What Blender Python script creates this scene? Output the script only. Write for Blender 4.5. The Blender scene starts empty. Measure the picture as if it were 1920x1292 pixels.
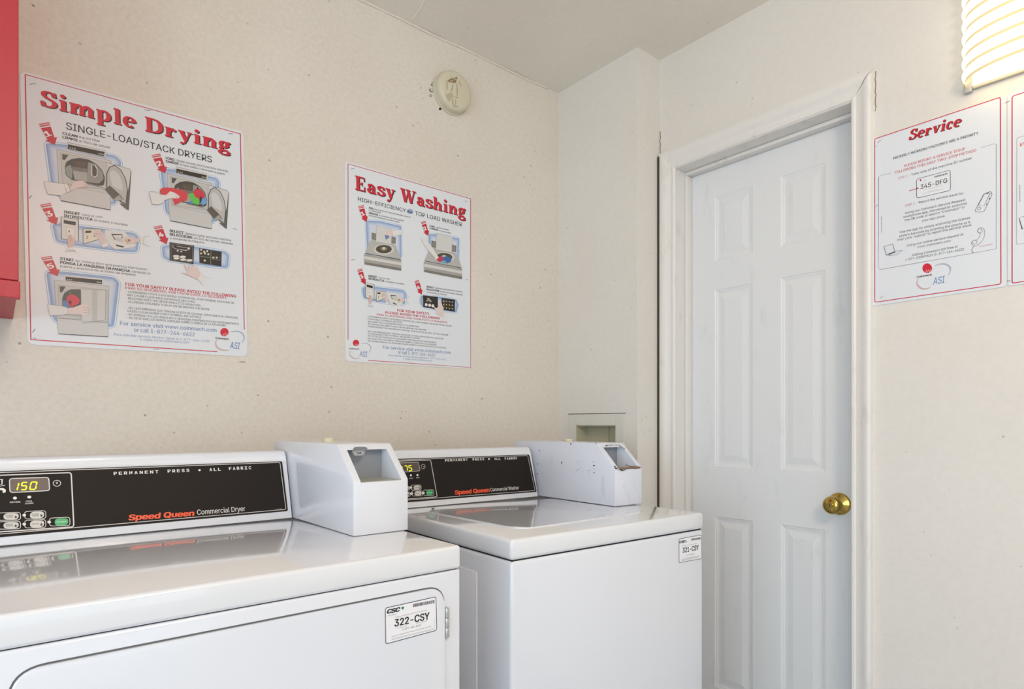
import bpy, bmesh, math, random
from mathutils import Vector, Matrix
from mathutils.geometry import tessellate_polygon
random.seed(7)
C = bpy.context.scene.collection
S = bpy.context.scene
# ------------------------------------------------------------------ camera
FPX, CX, HY, EYE = 1163.0, 960.0, 796.0, 1.158
cam = bpy.data.cameras.new('camera'); cam.sensor_width = 36; cam.sensor_fit = 'HORIZONTAL'
cam.lens = FPX / 1920 * 36; cam.shift_y = (HY - 646) / 1920; cam.clip_start = 0.02
co = bpy.data.objects.new('camera', cam); C.objects.link(co)
co.location = (0, 0, EYE); co.rotation_euler = (math.pi / 2, 0, -math.atan2(.6401, .7683))
S.camera = co
# ------------------------------------------------------------------ light
S.view_settings.view_transform = 'Standard'; S.view_settings.look = 'None'
S.view_settings.gamma = 1; S.view_settings.use_curve_mapping = False
S.view_settings.exposure = 0.0
w = bpy.data.worlds.new('sky'); S.world = w; w.use_nodes = True
w.node_tree.nodes['Background'].inputs[0].default_value = (.72, .88, 1, 1)
w.node_tree.nodes['Background'].inputs[1].default_value = 1.25
def area(name, loc, rot, sx, sy, power, col):
    l = bpy.data.lights.new(name, 'AREA'); l.shape = 'RECTANGLE'; l.size = sx; l.size_y = sy
    l.energy = power; l.color = col
    o = bpy.data.objects.new(name, l); C.objects.link(o); o.location = loc; o.rotation_euler = rot
    return o
R = math.radians
# daylight through the wide doorway behind the camera (faces into the room)
area('daylight', (-.6, -3.95, 1.1), (R(90), 0, 0), 3.2, 2.0, 1, (.72, .88, 1.0))
# low window on the left hand side of the room
area('window_daylight', (-2.95, -.9, 1.2), (R(90), 0, R(-90)), 3.0, 1.8, 57, (.72, .88, 1.0))
# warm point fill added overhead to warm the upper walls; no fixture there
def bulb(name, loc, power, col, r=.12):
    l = bpy.data.lights.new(name, 'POINT'); l.energy = power; l.color = col; l.shadow_soft_size = r
    o = bpy.data.objects.new(name, l); C.objects.link(o); o.location = loc
bulb('warm_fill', (.2, -.75, 2.12), 50, (1.0, .83, .68), .2)
# ------------------------------------------------------------------ materials
def lin(h):
    h = h.lstrip('#'); c = [int(h[i:i + 2], 16) / 255 for i in (0, 2, 4)]
    return tuple((x / 12.92 if x <= .04045 else ((x + .055) / 1.055) ** 2.4) for x in c) + (1,)
MATS = {}
def mat(name, hexc, rough=.5, metal=0, coat=0, emis=None, es=0, spec=.5):
    if name in MATS: return MATS[name]
    m = bpy.data.materials.new(name); m.use_nodes = True
    b = m.node_tree.nodes['Principled BSDF']
    b.inputs['Base Color'].default_value = lin(hexc); b.inputs['Roughness'].default_value = rough
    b.inputs['Metallic'].default_value = metal; b.inputs['Coat Weight'].default_value = coat
    b.inputs['Specular IOR Level'].default_value = spec
    b.inputs['Coat Roughness'].default_value = .06
    if emis: b.inputs['Emission Color'].default_value = lin(emis); b.inputs['Emission Strength'].default_value = es
    MATS[name] = m; return m
def ink(hexc): return mat('ink_' + hexc.strip('#'), hexc, .38)
def node(m, t, **kw):
    n = m.node_tree.nodes.new(t)
    for k, v in kw.items():
        if hasattr(n, k): setattr(n, k, v)
        else: n.inputs[k.replace('_', ' ')].default_value = v
    return n
def lk(m, a, b): m.node_tree.links.new(a, b)
def ramp(m, fac, p0, c0, p1, c1):
    r = node(m, 'ShaderNodeValToRGB'); r.color_ramp.elements[0].position = p0; r.color_ramp.elements[1].position = p1
    r.color_ramp.elements[0].color = c0; r.color_ramp.elements[1].color = c1; lk(m, fac, r.inputs[0]); return r
def mixc(m, fac, a, b, mode='MIX'):
    x = node(m, 'ShaderNodeMix', data_type='RGBA', blend_type=mode)
    if isinstance(fac, float): x.inputs[0].default_value = fac
    else: lk(m, fac, x.inputs[0])
    for i, v in ((6, a), (7, b)):
        if isinstance(v, tuple): x.inputs[i].default_value = v
        else: lk(m, v, x.inputs[i])
    return x.outputs[2]
def wall_mat(name, base, tint, rough=.75, bump=.25, speck=.5, scale=1.0, mottle=.08):
    m = mat(name, base, rough); b = m.node_tree.nodes['Principled BSDF']
    tc = node(m, 'ShaderNodeTexCoord'); o = tc.outputs['Object']
    big = node(m, 'ShaderNodeTexNoise', Scale=1.7, Detail=3.0); lk(m, o, big.inputs['Vector'])
    c = mixc(m, ramp(m, big.outputs[0], .4, (0, 0, 0, 1), .65, (1, 1, 1, 1)).outputs[0], lin(base), lin(tint))
    mott = node(m, 'ShaderNodeTexNoise', Scale=85.0 * scale, Detail=4.0, Roughness=.6); lk(m, o, mott.inputs['Vector'])
    c = mixc(m, mottle, c, ramp(m, mott.outputs[0], .35, (.40, .37, .32, 1), .62, (.9, .88, .84, 1)).outputs[0])
    # sparse little dark specks, denser in patches
    sp = node(m, 'ShaderNodeTexVoronoi', Scale=26.0); lk(m, o, sp.inputs['Vector'])
    spn = node(m, 'ShaderNodeTexNoise', Scale=60.0); lk(m, o, spn.inputs['Vector'])
    ad = node(m, 'ShaderNodeMath', operation='MULTIPLY_ADD'); lk(m, spn.outputs[0], ad.inputs[0]); ad.inputs[1].default_value = .12; lk(m, sp.outputs['Distance'], ad.inputs[2])
    spot = ramp(m, ad.outputs[0], .115, (1, 1, 1, 1), .150, (0, 0, 0, 1))
    den = node(m, 'ShaderNodeTexNoise', Scale=9.0, Detail=2.0); lk(m, o, den.inputs['Vector'])
    dr = ramp(m, den.outputs[0],   .47, (0, 0, 0, 1), .62, (1, 1, 1, 1))
    ml = node(m, 'ShaderNodeMath', operation='MULTIPLY'); lk(m, spot.outputs[0], ml.inputs[0]); lk(m, dr.outputs[0], ml.inputs[1])
    m2 = node(m, 'ShaderNodeMath', operation='MULTIPLY'); lk(m, ml.outputs[0], m2.inputs[0]); m2.inputs[1].default_value = speck
    c = mixc(m, m2.outputs[0], c, (.05, .035, .022, 1))
    lk(m, c, b.inputs['Base Color'])
    n1 = node(m, 'ShaderNodeTexNoise', Scale=110.0 * scale, Detail=3.0, Roughness=.55); lk(m, o, n1.inputs['Vector'])
    n2 = node(m, 'ShaderNodeTexNoise', Scale=14.0, Detail=2.0); lk(m, o, n2.inputs['Vector'])
    s = node(m, 'ShaderNodeMath', operation='MULTIPLY_ADD'); lk(m, n2.outputs[0], s.inputs[0]); s.inputs[1].default_value = 1.5; lk(m, n1.outputs[0], s.inputs[2])
    bp = node(m, 'ShaderNodeBump', Strength=bump, Distance=.004); lk(m, s.outputs[0], bp.inputs['Height']); lk(m, bp.outputs[0], b.inputs['Normal'])
    return m
M_WALL = wall_mat('textured_wall_paint', '#e4dbcf', '#ded4c7', speck=.6, bump=.22, mottle=.10)
M_WALLR = wall_mat('smooth_wall_paint', '#e6e1da', '#e3ddd5', speck=.3, bump=.12, scale=.7, mottle=.04)
M_CEIL = wall_mat('ceiling_paint', '#f0ebe0', '#ebe4d8', speck=.3, bump=.15, mottle=.05)
def dirty_paint(name, base, rough, dirt, amount):
    m = mat(name, base, rough); b = m.node_tree.nodes['Principled BSDF']
    o = node(m, 'ShaderNodeTexCoord').outputs['Object']
    mp = node(m, 'ShaderNodeMapping'); mp.inputs['Scale'].default_value = (1, 1, .35); lk(m, o, mp.inputs[0])
    n = node(m, 'ShaderNodeTexNoise', Scale=16.0, Detail=5.0, Roughness=.65); lk(m, mp.outputs[0], n.inputs['Vector'])
    r = ramp(m, n.outputs[0], .58, (0, 0, 0, 1), .78, (amount, amount, amount, 1))
    n2 = node(m, 'ShaderNodeTexNoise', Scale=140.0, Detail=2.0); lk(m, o, n2.inputs['Vector'])
    r2 = ramp(m, n2.outputs[0], .74, (0, 0, 0, 1), .80, (amount, amount, amount, 1))
    c = mixc(m, r.outputs[0], lin(base), lin(dirt)); c = mixc(m, r2.outputs[0], c, (.12, .1, .08, 1))
    lk(m, c, b.inputs['Base Color'])
    n3 = node(m, 'ShaderNodeTexNoise', Scale=40.0, Detail=2.0); lk(m, mp.outputs[0], n3.inputs['Vector'])
    bp = node(m, 'ShaderNodeBump', Strength=.08, Distance=.003); lk(m, n3.outputs[0], bp.inputs['Height']); lk(m, bp.outputs[0], b.inputs['Normal'])
    return m
M_DOOR = dirty_paint('door_paint', '#e8e9ea', .42, '#a5a39c', .2)
M_TRIM = dirty_paint('trim_paint', '#eae6e1', .42, '#b8aa98', .35)
M_EN = mat('white_enamel', '#e3e6ee', .24, coat=.6)
M_ENT = mat('white_enamel_top', '#e6e8ed', .11, coat=1.0)
M_ENB = dirty_paint('scuffed_enamel', '#e0e4f0', .3, '#8f9096', .45)
M_HOUS = mat('console_plastic', '#e3e5eb', .3, coat=.3)
M_BLK = mat('fascia_black', '#1f1916', .55, spec=.22)
M_GREY = mat('coin_slide_grey', '#989ca3', .4, metal=.3)
M_DARK = mat('dark_gap', '#15130f', .8)
M_BRASS = mat('polished_brass', '#bd9f52', .13, metal=1)
M_STEEL = mat('staple_steel', '#8a8a88', .35, metal=1)
M_HINGE = mat('hinge_steel', '#c6c3be', .35, metal=.6)
M_POST = mat('poster_stock', '#e3e6eb', .34)
M_RED = dirty_paint('red_paint', '#b62a37', .45, '#c4505a', .4)
M_IVORY = mat('aged_plastic', '#d5cdb4', .45)
M_BIEGE = mat('recess_plastic', '#c4bfa4', .5)
# ------------------------------------------------------------------ objects
WM = {}
def tag(o, label=None, cat=None, group=None, kind=None):
    for k, v in (('label', label), ('category', cat), ('group', group), ('kind', kind)):
        if v: o[k] = v
    return o
def root(name, loc, label=None, cat=None, group=None, kind=None, rz=0):
    o = bpy.data.objects.new(name, None); C.objects.link(o); o.empty_display_size = .1
    o.location = loc; o.rotation_euler = (0, 0, rz)
    WM[o.name] = Matrix.Translation(Vector(loc)) @ Matrix.Rotation(rz, 4, 'Z')
    return tag(o, label, cat, group, kind)
def finish(name, me, mats, parent=None, smooth=True, origin=None, label=None, kind=None):
    """me holds world coordinates; moved into the parent's frame here"""
    if not isinstance(mats, (list, tuple)): mats = [mats]
    if not me.materials:
        for m in mats: me.materials.append(m)
    if smooth and len(me.polygons):
        me.polygons.foreach_set('use_smooth', [True] * len(me.polygons)); me.set_sharp_from_angle(angle=R(32))
    o = bpy.data.objects.new(name, me); C.objects.link(o)
    if parent is not None:
        mw = WM[parent.name]; me.transform(mw.inverted()); o.parent = parent; WM[o.name] = mw
    elif origin is not None:
        mw = Matrix.Translation(Vector(origin)); me.transform(mw.inverted()); o.location = origin; WM[o.name] = mw
    else: WM[o.name] = Matrix.Identity(4)
    return tag(o, label, kind=kind)
class B:
    def __init__(s, xf=None): s.bm = bmesh.new(); s.xf = xf
    def add(s, t, bevel=0, seg=2, edges=None):
        if bevel:
            es = [e for e in t.edges if edges is None or edges(e)]
            bmesh.ops.bevel(t, geom=es, offset=bevel, segments=seg, profile=.5, affect='EDGES', clamp_overlap=True)
        bmesh.ops.recalc_face_normals(t, faces=t.faces)
        me = bpy.data.meshes.new('t'); t.to_mesh(me); t.free(); s.bm.from_mesh(me); bpy.data.meshes.remove(me); return s
    def box(s, x0, x1, y0, y1, z0, z1, bevel=0, seg=2):
        t = bmesh.new(); bmesh.ops.create_cube(t, size=1)
        for v in t.verts: v.co = Vector((x0 + (v.co.x + .5) * (x1 - x0), y0 + (v.co.y + .5) * (y1 - y0), z0 + (v.co.z + .5) * (z1 - z0)))
        return s.add(t, bevel, seg)
    def prism(s, pts, f, d, bevel=0, seg=2, sel=None):
        """pts 2-D, f maps (p, k) with k 0/1 to 3-D"""
        t = bmesh.new(); a = [t.verts.new(f(p, 0)) for p in pts]; b = [t.verts.new(f(p, 1)) for p in pts]
        t.faces.new(a); t.faces.new(b[::-1]); n = len(pts)
        for i in range(n): t.faces.new((a[i], b[i], b[(i + 1) % n], a[(i + 1) % n]))
        return s.add(t, bevel, seg, sel)
    def lathe(s, prof, o, ax, n=32, sx=1, sy=1):
        """prof: (radius, height along ax)"""
        o = Vector(o); ax = Vector(ax).normalized(); u = ax.orthogonal().normalized(); v = ax.cross(u)
        t = bmesh.new(); rings = []
        for r, h in prof:
            if r < 1e-6: rings.append([t.verts.new(o + ax * h)])
            else: rings.append([t.verts.new(o + ax * h + (u * math.cos(a) + v * math.sin(a)) * r) for a in (2 * math.pi * k / n for k in range(n))])
        for a, b in zip(rings, rings[1:]):
            for k in range(n):
                k2 = (k + 1) % n
                if len(a) == 1 and len(b) == 1: continue
                if len(a) == 1: t.faces.new((a[0], b[k], b[k2]))
                elif len(b) == 1: t.faces.new((a[k], b[0], a[k2]))
                else: t.faces.new((a[k], b[k], b[k2], a[k2]))
        return s.add(t)
    def tube(s, pts, r, n=6):
        t = bmesh.new(); prev = None; pts = [Vector(p) for p in pts]
        for i, p in enumerate(pts):
            d = (pts[min(i + 1, len(pts) - 1)] - pts[max(i - 1, 0)]).normalized(); u = d.orthogonal().normalized(); v = d.cross(u)
            if abs(d.z) < .99: u = d.cross(Vector((0, 0, 1))).normalized(); v = d.cross(u)
            ring = [t.verts.new(p + (u * math.cos(a) + v * math.sin(a)) * r) for a in (2 * math.pi * k / n for k in range(n))]
            if prev: [t.faces.new((prev[k], ring[k], ring[(k + 1) % n], prev[(k + 1) % n])) for k in range(n)]
            else: t.faces.new(ring)
            prev = ring
        t.faces.new(prev[::-1]); return s.add(t)
    def mesh(s):
        me = bpy.data.meshes.new('m'); s.bm.to_mesh(me); s.bm.free()
        if s.xf is not None: me.transform(s.xf)
        return me
    def done(s, name, mats, parent=None, **kw): return finish(name, s.mesh(), mats, parent, **kw)
def boolean(mA, mB):
    a = bpy.data.objects.new('a', mA); b = bpy.data.objects.new('b', mB); C.objects.link(a); C.objects.link(b)
    md = a.modifiers.new('x', 'BOOLEAN'); md.object = b; md.operation = 'DIFFERENCE'; md.solver = 'EXACT'
    dg = bpy.context.evaluated_depsgraph_get(); me = bpy.data.meshes.new_from_object(a.evaluated_get(dg))
    bpy.data.objects.remove(a); bpy.data.objects.remove(b); return me
def struct(name, b, m, origin=(0, 0, 0)): return finish(name, b.mesh(), m, None, origin=origin, kind='structure')
# ------------------------------------------------------------------ flat print on real surfaces
CAMP = Vector((0, 0, EYE)); FW = Vector((.6401, .7683, 0)); RT = Vector((.7683, -.6401, 0)); UP = Vector((0, 0, 1))
def ray(u, v): return FW + RT * ((u - CX) / FPX) - UP * ((v - HY) / FPX)
class Face:
    """a plane of the scene; photo measurements are turned into points on it"""
    def __init__(s, p, n):
        s.o = Vector(p); s.n = Vector(n).normalized(); s.ay = (UP - s.n * UP.dot(s.n)).normalized(); s.ax = s.ay.cross(s.n)
    def ab(s, u, v):
        r = ray(u, v); q = CAMP + r * ((s.o - CAMP).dot(s.n) / r.dot(s.n)) - s.o
        return Vector((q.dot(s.ax), q.dot(s.ay)))
    def w(s, p, h=0): return s.o + s.ax * p[0] + s.ay * p[1] + s.n * h
def rnd(pts, r, n=4):
    """round the corners of a 2-D polygon"""
    out = []; m = len(pts); rs = r if isinstance(r, (list, tuple)) else [r] * m
    for i in range(m):
        p, a, b = pts[i], pts[i - 1], pts[(i + 1) % m]; da = (a - p); db = (b - p)
        k = min(rs[i], da.length * .49, db.length * .49)
        if k < 1e-6: out.append(p); continue
        A = p + da.normalized() * k; Bq = p + db.normalized() * k
        for j in range(n + 1):
            t = j / n; out.append(A * (1 - t) ** 2 + p * 2 * t * (1 - t) + Bq * t * t)
    return out
TXT = {}
SANS = None
try:
    SANS = bpy.data.fonts.load(bpy.utils.system_resource('DATAFILES', path='fonts') + '/Inter.woff2')   # grotesque face that ships with Blender
except Exception: SANS = None
def textmesh(s, bold, shear, res):
    k = (s, bold, shear, res)
    if k in TXT: return TXT[k]
    cu = bpy.data.curves.new('t', 'FONT'); cu.body = s
    if SANS: cu.font = SANS
    cu.resolution_u = res; cu.offset = bold; cu.shear = shear; cu.fill_mode = 'NONE'
    ob = bpy.data.objects.new('t', cu); me = bpy.data.meshes.new_from_object(ob)
    # letter outlines may overlap, so each outline is filled on its own with the counters that lie in it
    nb = {}
    for e in me.edges:
        a, b_ = e.vertices; nb.setdefault(a, []).append(b_); nb.setdefault(b_, []).append(a)
    seen = set(); loops = []
    for v0 in range(len(me.vertices)):
        if v0 in seen or v0 not in nb: continue
        lp = [v0]; seen.add(v0); cur = v0
        while True:
            nx = [q for q in nb[cur] if q not in seen]
            if not nx: break
            nx = (cur + 1) if (cur + 1) in nx else nx[0]; lp.append(nx); seen.add(nx); cur = nx
        if len(lp) > 2: loops.append([Vector((me.vertices[q].co.x, me.vertices[q].co.y)) for q in lp])
    area_ = lambda L: sum(L[q - 1].cross(L[q]) for q in range(len(L))) / 2
    ars = [area_(L) for L in loops]; vs = []; fs = []
    if loops:
        sg = 1 if max(ars, key=abs) > 0 else -1
        def inside(p, L):
            c = False
            for q in range(len(L)):
                a, b_ = L[q - 1], L[q]
                if (a.y > p.y) != (b_.y > p.y) and p.x < (b_.x - a.x) * (p.y - a.y) / (b_.y - a.y) + a.x: c = not c
            return c
        kk = 0
        for L, ar in zip(loops, ars):
            if ar * sg <= 0: continue
            holes = [H for H, ah in zip(loops, ars) if ah * sg < 0 and abs(ah) < abs(ar) and inside(H[0], L) and inside(H[len(H) // 2], L)]
            pts = [[p.to_3d() for p in L]] + [[p.to_3d() for p in H] for H in holes]; flat = [p for P_ in pts for p in P_]; n = len(vs); kk += 1
            for t in tessellate_polygon(pts):
                a, b_, c = (flat[q] for q in t); ar_ = (b_ - a).cross(c - a).z
                if abs(ar_) < 1e-9: continue
                if ar_ < 0: b_, c = c, b_
                kk += 1; n = len(vs); fs.append((n, n + 1, n + 2)); vs += [Vector((p.x, p.y, (kk % 7) * 1.4e-6)) for p in (a, b_, c)]
    bpy.data.objects.remove(ob); bpy.data.meshes.remove(me); bpy.data.curves.remove(cu)
    if not vs: return [], [], 0, 1
    x0 = min(v.x for v in vs); x1 = max(v.x for v in vs)
    TXT[k] = (vs, fs, x0, x1); return TXT[k]
_c = textmesh('H', 0, 0, 1); CAP = max(v.y for v in _c[0])
TINY = {'lettering', 'step_lettering', 'safety_lettering', 'contact_lettering', 'instructions', 'red_lettering', 'key_lettering', 'grime', 'stain', 'chipped_paint', 'rust_edge', 'scuff_marks', 'vent_slots', 'subtitle'}
class Print:
    def __init__(s, face, parent, base=0.0):
        s.f = face; s.parent = parent; s.base = base; s.m = None; s.d = {}; s.z = (0, 0, 1); s.step = .00012; s.k = 0
    def P(s, p):
        x, y = p
        if s.m: x, y = s.m(x, y)
        return s.f.ab(s.z[0] + x / s.z[2], s.z[1] + y / s.z[2])
    def raw(s, name, col, vs, fs, h):
        d = s.d.setdefault(name, {}).setdefault(col, ([], [])); n = len(d[0])
        s.k += 1; hh = s.base + h * s.step + (s.k % 12) * 1e-5      # overlapping inks never share one plane
        d[0].extend(s.f.w(v, hh + (v.z if len(v) > 2 else 0)) for v in vs); d[1].extend(tuple(i + n for i in f) for f in fs)
    def fill(s, name, col, q, h=1):
        tri = tessellate_polygon([[Vector((a.x, a.y, 0)) for a in q]])
        out = []
        for t in tri:
            a, b, c = (q[i] for i in t); out.append(t if (b - a).cross(c - a) > 0 else t[::-1])
        s.raw(name, col, q, out, h)
    def poly(s, name, col, pts, h=1, r=0): 
        q = [s.P(p) for p in pts]
        if not r and len(pts) >= 5 and str(name).startswith('picture'): r = .0035
        s.fill(name, col, rnd(q, r) if r else q, h)
    def stroke(s, name, col, q, wd, h=2, closed=False, pen=None, caps=True):
        n = len(q); off = []
        for i in range(n):
            a = q[i - 1] if (i or closed) else q[i]; b = q[(i + 1) % n] if (i < n - 1 or closed) else q[i]
            d = (b - a); d = d.normalized() if d.length > 0 else Vector((1, 0)); nn = Vector((-d.y, d.x))
            k = wd / 2 if pen is None else math.hypot(pen[0] * nn.x, pen[1] * nn.y)
            if pen is None and 0 < i < n - 1 or (closed and pen is None):
                d1 = (q[i] - a); 
                if d1.length > 0:
                    c = abs(d1.normalized().dot(d)); k /= max(.5, c)
            off.append(nn * k)
        vs = [p + o for p, o in zip(q, off)] + [p - o for p, o in zip(q, off)]
        fs = [(i, i + n, (i + 1) % n + n, (i + 1) % n) for i in range(n if closed else n - 1)]
        s.raw(name, col, vs, fs, h)
    def line(s, name, col, pts, wd, h=2, closed=False, r=0):
        q = [s.P(p) for p in pts]
        if r and closed: q = rnd(q, r)
        s.stroke(name, col, q, wd, h, closed)
    def oval(s, name, col, c, rx, ry, h=2, n=20, ring=0):
        cx, cy = c; pts = [(cx + rx * math.cos(2 * math.pi * k / n), cy + ry * math.sin(2 * math.pi * k / n)) for k in range(n)]
        if ring: s.line(name, col, pts, ring, h, True)
        else: s.poly(name, col, pts, h)
    def text(s, name, col, body, p0, p1, cap, h=3, bold=0, shear=0, res=None, up=None):
        # heavier weights are printed as a few copies a hair apart
        a = s.P(p0); b = s.P(p1); e1 = (b - a); L = e1.length; e1.normalize(); e2 = Vector((-e1.y, e1.x))
        t = s.P((p0[0], p0[1] - cap)); hh = abs((t - a).dot(e2)) if up is None else up
        if res is None: res = 2 if cap / s.z[2] < 8 else 4
        vs, fs, x0, x1 = textmesh(body, 0, shear, res)
        if not vs: return
        kx = L / (x1 - x0); ky = hh / CAP
        offs = [(0, 0)] if bold < .004 else [(-bold, 0), (bold, 0)] if bold < .02 else [(-bold, -bold * .4), (bold, bold * .4), (-bold, bold * .4), (bold, -bold * .4), (0, 0)]
        for ox, oy in offs: s.raw(name, col, [(a + e1 * ((v.x + ox - x0) * kx) + e2 * ((v.y + oy) * ky)).to_3d() + Vector((0, 0, v.z)) for v in vs], fs, h)
    def flush(s):
        for name, cols in s.d.items():
            vs = []; fs = []; mi = []; ms = []
            for k, (col, (v, f)) in enumerate(cols.items()):
                n = len(vs); vs += v; fs += [tuple(i + n for i in q) for q in f]; mi += [k] * len(f); ms.append(col if not isinstance(col, str) else ink(col))
            par = s.parent; nm = name
            if isinstance(name, tuple): nm, par = name
            me = bpy.data.meshes.new('print'); me.from_pydata(vs, [], fs); me.polygons.foreach_set('material_index', mi); me.update()
            for m in ms: me.materials.append(m)
            nm = nm.split('|')[0]
            finish(nm, me, ms, par, smooth=False, kind='stuff' if nm in TINY else None)
        s.d = {}
# slab serif display letters drawn with a broad pen; em units, cap height 1, x height .68
def arc(cx, cy, rx, ry, a0, a1, n=14): return [(cx + rx * math.cos(R(a0 + (a1 - a0) * k / n)), cy + ry * math.sin(R(a0 + (a1 - a0) * k / n))) for k in range(n + 1)]
def spl(P, n=5):
    o = []
    for i in range(len(P) - 1):
        p0, p1, p2, p3 = (Vector(P[max(0, min(len(P) - 1, j))]) for j in (i - 1, i, i + 1, i + 2))
        for k in range(n):
            t = k / n; o.append(tuple(.5 * (2 * p1 + (p2 - p0) * t + (2 * p0 - 5 * p1 + 4 * p2 - p3) * t * t + (3 * p1 - p0 - 3 * p2 + p3) * t ** 3)))
    return o + [P[-1]]
X = .66
def st(x, y0=0, y1=1): return ('v', x, y0, y1)
def sl(x0, x1, y): return ('s', x0, x1, y)
SP = [(.56, .70), (.51, .86), (.34, .945), (.17, .88), (.13, .74), (.20, .62), (.36, .52), (.52, .42), (.58, .27), (.50, .11), (.32, .05), (.14, .12), (.07, .30)]
def arch(x, w): return spl([(x + .06, .40), (x + .12, .54), (x + w * .62, .62), (x + w, .50), (x + w, .36)])
GL = {
 'S': (.68, [spl(SP), ('v2', .59, .66, .97), ('v2', .05, .03, .34)]),
 's': (.52, [spl([(x * .8, y * .68) for x, y in SP]), ('v2', .46, .46, .66), ('v2', .05, .02, .22)]),
 'i': (.38, [st(.19, 0, X), sl(.02, .36, .04), sl(.02, .19, X - .04), ('o', .18, .90, .115)]),
 'l': (.38, [st(.19), sl(.02, .36, .04), sl(.02, .19, .96)]),
 'm': (1.10, [st(.17, 0, X), sl(.01, .17, X - .04), sl(.01, .33, .04), arch(.17, .37), st(.54, 0, .45), sl(.40, .68, .04), arch(.54, .37), st(.91, 0, .45), sl(.77, 1.07, .04)]),
 'n': (.74, [st(.17, 0, X), sl(.01, .17, X - .04), sl(.01, .33, .04), arch(.17, .38), st(.55, 0, .45), sl(.41, .72, .04)]),
 'h': (.74, [st(.17), sl(.01, .17, .96), sl(.01, .33, .04), arch(.17, .38), st(.55, 0, .45), sl(.41, .72, .04)]),
 'r': (.56, [st(.17, 0, X), sl(.01, .17, X - .04), sl(.01, .36, .04), spl([(.20, .40), (.28, .56), (.42, .62)]), ('o', .44, .53, .085)]),
 'p': (.70, [st(.17, -.32, X), sl(.01, .17, X - .04), sl(.01, .36, -.28), arc(.34, .33, .22, .30, 130, -130)]),
 'e': (.60, [arc(.31, .33, .22, .31, 5, 312), [(.12, .36), (.53, .36)]]),
 'c': (.56, [arc(.31, .33, .21, .31, 45, 318), ('o', .44, .50, .08)]),
 'a': (.62, [arc(.26, .19, .16, .15, 0, 360), spl([(.12, .50), (.20, .61), (.34, .61), (.42, .48), (.42, .30)]), st(.42, .04, .46), sl(.42, .60, .04), ('o', .13, .49, .07)]),
 'o': (.60, [arc(.30, .33, .21, .31, 0, 360)]),
 'v': (.66, [[(.15, X - .03), (.35, .02)], ('t', .56, X - .03, .35, .02), sl(0, .30, X - .04), sl(.42, .66, X - .04)]),
 'y': (.66, [[(.15, X - .03), (.36, .02)], ('t', .56, X - .03, .28, -.22), sl(0, .30, X - .04), sl(.42, .66, X - .04), ('o', .17, -.22, .085)]),
 'g': (.66, [arc(.28, .43, .17, .20, 0, 360), arc(.29, -.16, .23, .15, 0, 360), spl([(.20, .25), (.12, .12), (.20, .04), (.36, .02), (.46, -.06)]), ('o', .55, .60, .075), [(.40, .56), (.54, .62)]]),
 'D': (.84, [st(.20), sl(.02, .42, .04), sl(.02, .42, .96), spl([(.36, .955), (.55, .90), (.69, .72), (.71, .5), (.69, .28), (.55, .10), (.36, .045)])]),
 'E': (.74, [st(.20), sl(.02, .66, .04), sl(.02, .64, .96), sl(.2, .46, .51), ('v2', .63, .04, .34), ('v2', .61, .70, .96), ('v2', .46, .38, .64)]),
 'W': (1.16, [[(.16, .96), (.38, .02)], ('t', .60, .92, .38, .02), [(.56, .96), (.80, .02)], ('t', 1.02, .96, .80, .02), sl(0, .34, .96), sl(.42, .72, .96), sl(.88, 1.16, .96)]),
}
def slab_text(pr, name, shadow, col, body, p0, p1, cap, h=3, it=0, dx=.05, dy=-.045, sp=.06):
    a = pr.P(p0); b = pr.P(p1); e1 = (b - a); L = e1.length; e1.normalize(); e2 = Vector((-e1.y, e1.x))
    t = pr.P((p0[0], p0[1] - cap)); ky = abs((t - a).dot(e2))
    tot = sum(GL[c][0] + sp for c in body) - sp; kx = L / tot
    for nm, c, ox, oy, hh in ((shadow + '|' + body, '#1c1414', dx, dy, h), (name + '|' + body, col, 0, 0, h + 1)):
        x = 0
        for ch in body:
            wd, items = GL[ch]
            F = lambda q: a + e1 * ((x + q[0] + ox + it * q[1]) * kx) + e2 * ((q[1] + oy) * ky)
            for g in items:
                if isinstance(g, tuple) and g[0] == 'v': pr.fill(nm, c, [F(q) for q in ((g[1] - .105, g[2]), (g[1] + .105, g[2]), (g[1] + .105, g[3]), (g[1] - .105, g[3]))], hh)
                elif isinstance(g, tuple) and g[0] == 'v2': pr.fill(nm, c, [F(q) for q in ((g[1] - .035, g[2]), (g[1] + .035, g[2]), (g[1] + .035, g[3]), (g[1] - .035, g[3]))], hh)
                elif isinstance(g, tuple) and g[0] == 's': pr.fill(nm, c, [F(q) for q in ((g[1], g[3] - .045), (g[2], g[3] - .045), (g[2], g[3] + .045), (g[1], g[3] + .045))], hh)
                elif isinstance(g, tuple) and g[0] == 'o': pr.fill(nm, c, [F((g[1] + g[3] * math.cos(k * .5236), g[2] + g[3] * 1.05 * math.sin(k * .5236))) for k in range(12)], hh)
                elif isinstance(g, tuple) and g[0] == 't':
                    pr.fill(nm, c, [F(q) for q in ((g[3] - .04, g[4]), (g[3] + .04, g[4]), (g[1] + .04, g[2]), (g[1] - .04, g[2]))], hh)
                else:
                    q = [Vector(k) for k in g]; n = len(q); L1 = []; L2 = []
                    for i in range(n):
                        d = (q[min(i + 1, n - 1)] - q[max(i - 1, 0)]); d.normalize(); nn = Vector((-d.y, d.x)); k = math.hypot(.105 * nn.x, .048 * nn.y)
                        L1.append(q[i] + nn * k); L2.append(q[i] - nn * k)
                    pr.raw(nm, c, [F(k) for k in L1 + L2], [(i, i + n, i + 1 + n, i + 1) for i in range(n - 1)], hh)
            x += wd + sp
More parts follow.
